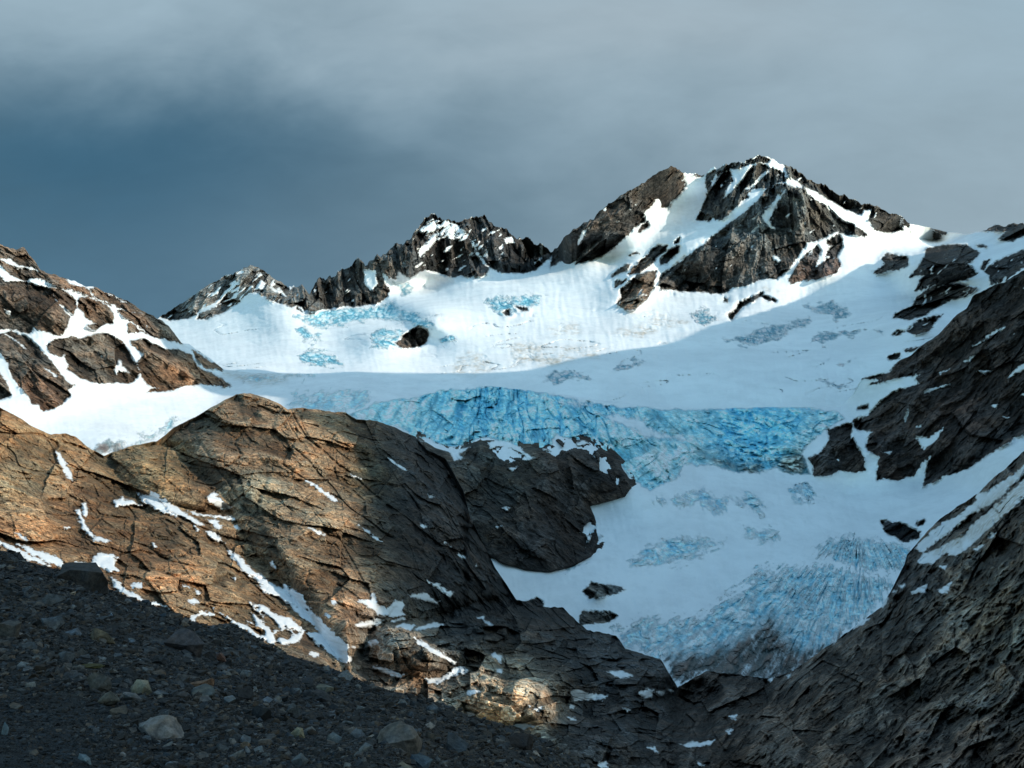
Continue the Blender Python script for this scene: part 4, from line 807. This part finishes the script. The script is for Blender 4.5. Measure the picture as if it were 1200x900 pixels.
# centre px, base py, width, height in photo px, colour, boxy, tilt, label
BOULDERS = [
 (99, 692, 54, 30, (.040, .036, .033), .75, .08, 'big dark square block on the edge of the scree, against the sunlit hillside'),
 (190, 866, 52, 34, (.16, .135, .115), .6, .12, 'large flat topped pinkish gray boulder in the lower left foreground'),
 (467, 881, 56, 42, (.10, .084, .070), .8, -.1, 'largest brown block with flat slanting top, bottom centre of the scree'),
 (216, 768, 42, 30, (.060, .050, .048), .2, .3, 'rounded reddish gray boulder with a pale edge, mid slope'),
 (122, 755, 28, 16, (.125, .095, .06), .3, -.2, 'tan wedge shaped slab in the upper left scree'),
 (236, 811, 28, 14, (.15, .085, .05), .6, .05, 'flat orange brown slab lying right of the yellow marked stone'),
 (238, 818, 34, 12, (.08, .08, .07), .6, .05, 'flat olive gray slab just under the orange brown one'),
 (166, 816, 22, 20, (.19, .165, .115), .2, .5, 'small upright stone with pale yellow face above the pinkish boulder'),
 (154, 822, 22, 11, (.11, .11, .11), .3, .4, 'pale gray pointed stone leaning at the foot of the yellow faced stone'),
 (128, 829, 28, 17, (.070, .062, .048), .3, .35, 'brown slab leaning left of the yellow faced stone'),
 (118, 812, 26, 24, (.060, .053, .044), .3, .6, 'tall dark brown stone behind the leaning brown slab'),
 (139, 838, 20, 10, (.075, .066, .055), .5, .1, 'small flat brown stone below the leaning slab'),
 (62, 738, 24, 20, (.070, .078, .084), .4, .45, 'bluish gray slab with sharp corner on the upper left scree'),
 (86, 747, 18, 9, (.085, .092, .098), .4, .3, 'thin light blue gray slab right of the sharp cornered slab'),
 (8, 750, 26, 24, (.070, .060, .050), .3, .3, 'brown rounded boulder cut by the left edge of the view'),
 (62, 712, 24, 16, (.060, .060, .058), .2, .2, 'gray boulder below the dark square block'),
 (77, 776, 22, 13, (.060, .064, .066), .2, .1, 'rounded gray stone above the patch of yellow moss'),
 (98, 898, 17, 15, (.135, .16, .165), .3, .2, 'pale greenish white stone at the very bottom left'),
 (36, 806, 11, 7, (.15, .155, .15), .5, .1, 'small nearly white square stone in the fine gravel'),
 (258, 778, 11, 16, (.115, .065, .05), .1, .8, 'small reddish upright stone right of the rounded reddish boulder'),
 (269, 827, 15, 11, (.11, .12, .125), .2, .2, 'small light gray stone left of the black stone'),
 (305, 845, 22, 17, (.018, .018, .018), .1, .1, 'dark black rounded stone in the middle of the scree'),
 (286, 822, 20, 16, (.020, .020, .021), .1, .1, 'smaller black stone up left of the other black stone'),
 (288, 871, 15, 10, (.115, .12, .12), .6, .2, 'pale gray square stone with flat top, bottom centre left'),
 (348, 866, 15, 13, (.20, .165, .10), .6, .1, 'yellow tan cube shaped stone in the lower centre'),
 (341, 841, 17, 15, (.060, .068, .073), .3, .5, 'gray pointed stone above the yellow tan cube'),
 (352, 899, 17, 14, (.075, .082, .082), .7, .2, 'square gray slab standing at the bottom edge'),
 (392, 871, 18, 11, (.095, .105, .105), .3, .2, 'gray green flat stone left of the largest brown block'),
 (380, 812, 20, 9, (.115, .108, .082), .3, .1, 'pale olive stone on top of a dark hump'),
 (347, 815, 11, 9, (.115, .125, .125), .1, .1, 'small round light gray stone left of the pale olive stone'),
 (376, 824, 34, 15, (.028, .027, .027), .2, .1, 'dark brown hump of rock carrying the pale olive stone'),
 (418, 866, 14, 12, (.085, .09, .095), .4, .1, 'gray stone touching the left end of the largest brown block'),
 (507, 838, 14, 13, (.07, .075, .078), .2, .6, 'gray tilted stone above right of the largest brown block'),
 (534, 884, 32, 20, (.040, .043, .044), .3, .25, 'smooth dark gray boulder right of the largest brown block'),
 (488, 900, 32, 21, (.060, .082, .098), .3, .35, 'blue gray slab leaning under the largest brown block'),
 (474, 903, 20, 8, (.13, .115, .085), .5, .1, 'tan flat stone at the bottom edge under the blue gray slab'),
 (610, 882, 26, 22, (.028, .022, .019), .5, .2, 'dark brown block at the right end of the scree'),
 (505, 868, 14, 10, (.075, .066, .055), .4, .2, 'brown stone between the largest block and the smooth dark boulder'),
 (5, 862, 8, 16, (.09, .12, .135), .3, .4, 'pale blue gray stone standing in fine gravel at the left edge')]
def place(name, mesh_vf, px, py, w, h, col, rot, mat, lift=.32):
    p, n_ = ground_at(px, py); m = p[1] / FOC
    V, Fc = mesh_vf; a, b, c = w * m / 2, w * m / 2 * .8, h * m / 2
    Vw = (V * [a, b, c]) @ rot.T
    o = new_mesh(name, Vw, Fc, dict(rock=np.tile(col, (len(V), 1))), np.zeros(len(Fc)), mat)
    o.location = (p[0], p[1], p[2] + c * lift * 2); return o
for i, (px, py, w_, h_, col, bx, tilt, lb) in enumerate(BOULDERS):
    tp = .25 if i in (1, 2) else 0; bx = {1: .45, 2: .6}.get(i, bx); h_ = {1: 25, 2: 34}.get(i, h_)
    o = place('boulder' if w_ > 24 else 'stone', hull(100 + i * 3, 20 if bx > .4 else 15, bx * .75, 2 if w_ > 24 else 1, tp), px, py - h_ * .12, w_ * 1.04, h_ * 1.05, col, rotz(i * .9 if w_ < 40 else .25) @ rotx(.2) @ roty(tilt), MB_)
    props(o, label=lb, category='boulder' if w_ > 24 else 'stone')
# medium stones: one of each shape is built, then copied
crest = lambda x: np.interp(x, *np.array(top6).T)
protos = []; r = np.random.RandomState(5)
cand = []
while len(cand) < 250:
    x = r.uniform(0, 760); y = r.uniform(640, 900); 
    if y < crest(x) + 5: continue
    if y > 800 and x < 150 and r.rand() < .8: continue
    if any((x - c[0]) ** 2 + (y - c[1]) ** 2 < 90 for c in cand) or any(abs(x - b[0]) < b[2] * .6 and abs(y - b[1] + b[3] * .5) < b[3] * .8 for b in BOULDERS): continue
    cand.append((x, y))
for k, (x, y) in enumerate(cand):
    p, n_ = ground_at(x, y); m = p[1] / FOC; s = r.uniform(5, 8) * (1 + 1.6 * r.rand() ** 4) * m / 2
    if k < 16:
        V, Fc = hull(700 + k, 16, .25, 1); cc = np.array([(.062, .064, .064), (.078, .06, .046), (.03, .03, .031), (.105, .103, .096)][k % 4]) * r.uniform(.7, 1.35)
        o = new_mesh('stone', V * [1, .85, .62], Fc, dict(rock=np.tile(cc, (len(V), 1))), np.zeros(len(Fc)), MS_); protos.append(o)
        o['label'] = 'angular gray stone, one of many lying loose in the shaded scree'; o['category'] = 'stone'; o['group'] = 'loose stones on the scree slope'
    else:
        o = protos[r.randint(16)].copy(); COL.objects.link(o)
    o.scale = (s, s, s); o.rotation_euler = (r.uniform(-.4, .4), r.uniform(-.4, .4), r.uniform(0, 6.28)); o.location = (p[0], p[1], p[2] + s * .25)
# everything smaller: gravel nobody could count
tmpl = [hull(900 + k, 11, .2) for k in range(14)]
N = 34000
x = r.uniform(-30, 790, N * 3); y = 640 + 290 * r.rand(N * 3); ok = y > crest(x) + .5; x, y = x[ok][:N], y[ok][:N]; N = len(x)
nr, nc = SL['shape']; nb = SL['nb']; colx = np.clip(np.round((x + 220) / SL['step']).astype(int), 0, nc - 1)
ty = crest(x); tt = (y - ty) / (1150 - ty); row = np.clip(np.round(tt * (nr - nb - 1)).astype(int), 0, nr - nb - 1) + nb
gp = SP_[row * nc + colx]; m = gp[:, 1] / FOC
spx = np.minimum(1.8 + 1.5 * r.pareto(1.9, N), 10.0); finezone = sstep(170, 60, x) * sstep(790, 830, y)
clump = perlin(np.stack([x / 40, y / 22, 0 * x], -1), 9)
spx *= (1 - .45 * finezone) * (1 + .45 * clump)
s = np.minimum(spx * m * .62, .34)
Vs, Fs, Cs = [], [], []; base = 0
for k, (V, Fc) in enumerate(tmpl):
    sel = np.where(np.arange(N) % 14 == k)[0]; a = r.uniform(0, 6.28, len(sel)); ca, sa = np.cos(a)[:, None], np.sin(a)[:, None]
    st = r.uniform(.6, 1.1, (len(sel), 3)) * [1.15, 1, .68]
    q = V[None] * st[:, None] * s[sel][:, None, None]; til = r.uniform(-.5, .5, len(sel))[:, None]
    q = np.stack([q[..., 0] * np.cos(til) - q[..., 2] * np.sin(til), q[..., 1], q[..., 0] * np.sin(til) + q[..., 2] * np.cos(til)], -1)
    q = np.stack([q[..., 0] * ca - q[..., 1] * sa, q[..., 0] * sa + q[..., 1] * ca, q[..., 2]], -1) + gp[sel][:, None] + (s[sel] * .25)[:, None, None] * [0, 0, 1]
    Vs.append(q.reshape(-1, 3)); Fs.append((Fc[None] + (np.arange(len(sel)) * len(V))[:, None, None] + base).reshape(-1, 3)); base += len(sel) * len(V)
    lum = np.exp(r.normal(0, .55, len(sel))) * (1 - .35 * finezone[sel]); warm = r.normal(0, .12, len(sel)) + .12 * sstep(350, 650, x[sel])
    cc = np.stack([.033 * lum * (1 + warm), .030 * lum, .0275 * lum * (1 - warm)], -1)
    Cs.append(np.repeat(cc, len(V), 0))
o = new_mesh('gravel', np.concatenate(Vs), np.concatenate(Fs), dict(rock=np.concatenate(Cs)), np.zeros(sum(len(f) for f in Fs)), MS_)
props(o, kind='stuff', label='loose dark gravel and small stones covering the shaded foreground slope', category='gravel')
# a low cushion of yellow green moss among the stones
p, n_ = ground_at(106, 781); V, Fc = hull(77, 40, 0, 2); m = p[1] / FOC
V = V + .12 * perlin(V * 3, 4)[:, None] * V
o = new_mesh('moss', V * [17 * m, 12 * m, 2.6 * m], Fc, dict(rock=np.tile((.05, .042, .010), (len(V), 1)) * (1 + .5 * perlin(V * 5, 2))[:, None]), np.zeros(len(Fc)), MS_)
o.location = (p[0], p[1], p[2]); props(o, label='small patch of dull yellow green moss among dark stones', category='moss')
# ------------------------------------------------------------------ light
sd_ = bpy.data.lights.new('sun', 'SUN'); so_ = bpy.data.objects.new('sun', sd_); COL.objects.link(so_)
sd_.energy = 3.9; sd_.angle = math.radians(.4); sd_.color = (1.0, .91, .77)
import mathutils
so_.rotation_euler = mathutils.Vector([float(v) for v in SUN]).to_track_quat('Z', 'Y').to_euler()
w = bpy.data.worlds.new('World'); scene.world = w; w.use_nodes = True; t = w.node_tree; t.nodes.clear(); g = G(t)
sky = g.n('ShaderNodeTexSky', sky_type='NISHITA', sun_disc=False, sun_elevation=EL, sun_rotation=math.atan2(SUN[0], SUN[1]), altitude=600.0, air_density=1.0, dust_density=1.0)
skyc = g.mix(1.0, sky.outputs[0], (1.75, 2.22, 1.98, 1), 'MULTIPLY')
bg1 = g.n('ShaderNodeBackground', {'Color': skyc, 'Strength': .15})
d = g.n('ShaderNodeTexCoord').outputs['Generated']
sx = g.n('ShaderNodeSeparateXYZ', {0: d}); x, y, z = sx.outputs
yq = g.math('MAXIMUM', y, .05); a = g.math('DIVIDE', x, yq); e = g.math('DIVIDE', z, yq)     # direction in the storm bank, tangent units
cv = g.n('ShaderNodeCombineXYZ', {0: g.math('MULTIPLY', a, 1.0), 1: g.math('MULTIPLY', e, 2.2), 2: 0.0}).outputs[0]
n1 = g.noise(cv, 2.2, 5, .55, dist=.3); n2 = g.noise(cv, 6.5, 5, .6, dist=.4)
wob = g.math('ADD', g.math('MULTIPLY', g.math('SUBTRACT', n1, .5), .34), g.math('MULTIPLY', g.math('SUBTRACT', n2, .5), .05))
e2 = g.math('ADD', e, g.math('MULTIPLY', wob, .55)); a2 = g.math('ADD', a, wob)
def blob(ca, ce, ra, re):
    u = g.math('DIVIDE', g.math('SUBTRACT', a2, ca), ra); v = g.math('DIVIDE', g.math('SUBTRACT', e2, ce), re)
    r = g.math('ADD', g.math('MULTIPLY', u, u), g.math('MULTIPLY', v, v))
    return g.math('POWER', 2.718, g.math('MULTIPLY', r, -1.0))
c = g.mix(g.ss(a2, -.6, .35), (.085, .165, .225, 1), (.255, .345, .405, 1))
c = g.mix(g.ss(e2, .28, .52), c, (.245, .34, .405, 1))
c = g.mix(g.math('MULTIPLY', blob(-.42, .30, .40, .11), .9), c, (.032, .100, .165, 1))
c = g.mix(g.math('MULTIPLY', blob(-.05, .27, .30, .07), .55), c, (.09, .155, .205, 1))
c = g.mix(g.math('MULTIPLY', blob(-.40, .16, .3, .07), .6), c, (.055, .125, .19, 1))
c = g.mix(g.math('MULTIPLY', blob(.12, .47, .3, .06), .5), c, (.32, .385, .43, 1))
tone = g.math('ADD', .86, g.math('ADD', g.math('MULTIPLY', g.math('SUBTRACT', n2, .5), .22), g.math('ADD', g.math('MULTIPLY', g.math('SUBTRACT', n1, .5), .35), .1)))
c = g.n('ShaderNodeVectorMath', {0: c, 3: tone}, operation='SCALE').outputs[0]
bg2 = g.n('ShaderNodeBackground', {'Color': c, 'Strength': 1.33})
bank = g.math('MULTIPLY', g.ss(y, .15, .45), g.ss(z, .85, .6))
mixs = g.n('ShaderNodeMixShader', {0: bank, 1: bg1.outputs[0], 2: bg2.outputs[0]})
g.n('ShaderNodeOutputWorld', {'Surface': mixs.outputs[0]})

scene.view_settings.view_transform = 'Standard'; scene.view_settings.look = 'None'; scene.view_settings.exposure = 0; scene.view_settings.gamma = 1
scene.render.engine = 'CYCLES'; scene.cycles.use_adaptive_sampling = True; scene.cycles.max_bounces = 4; scene.cycles.diffuse_bounces = 3
scene.cycles.use_denoising = True
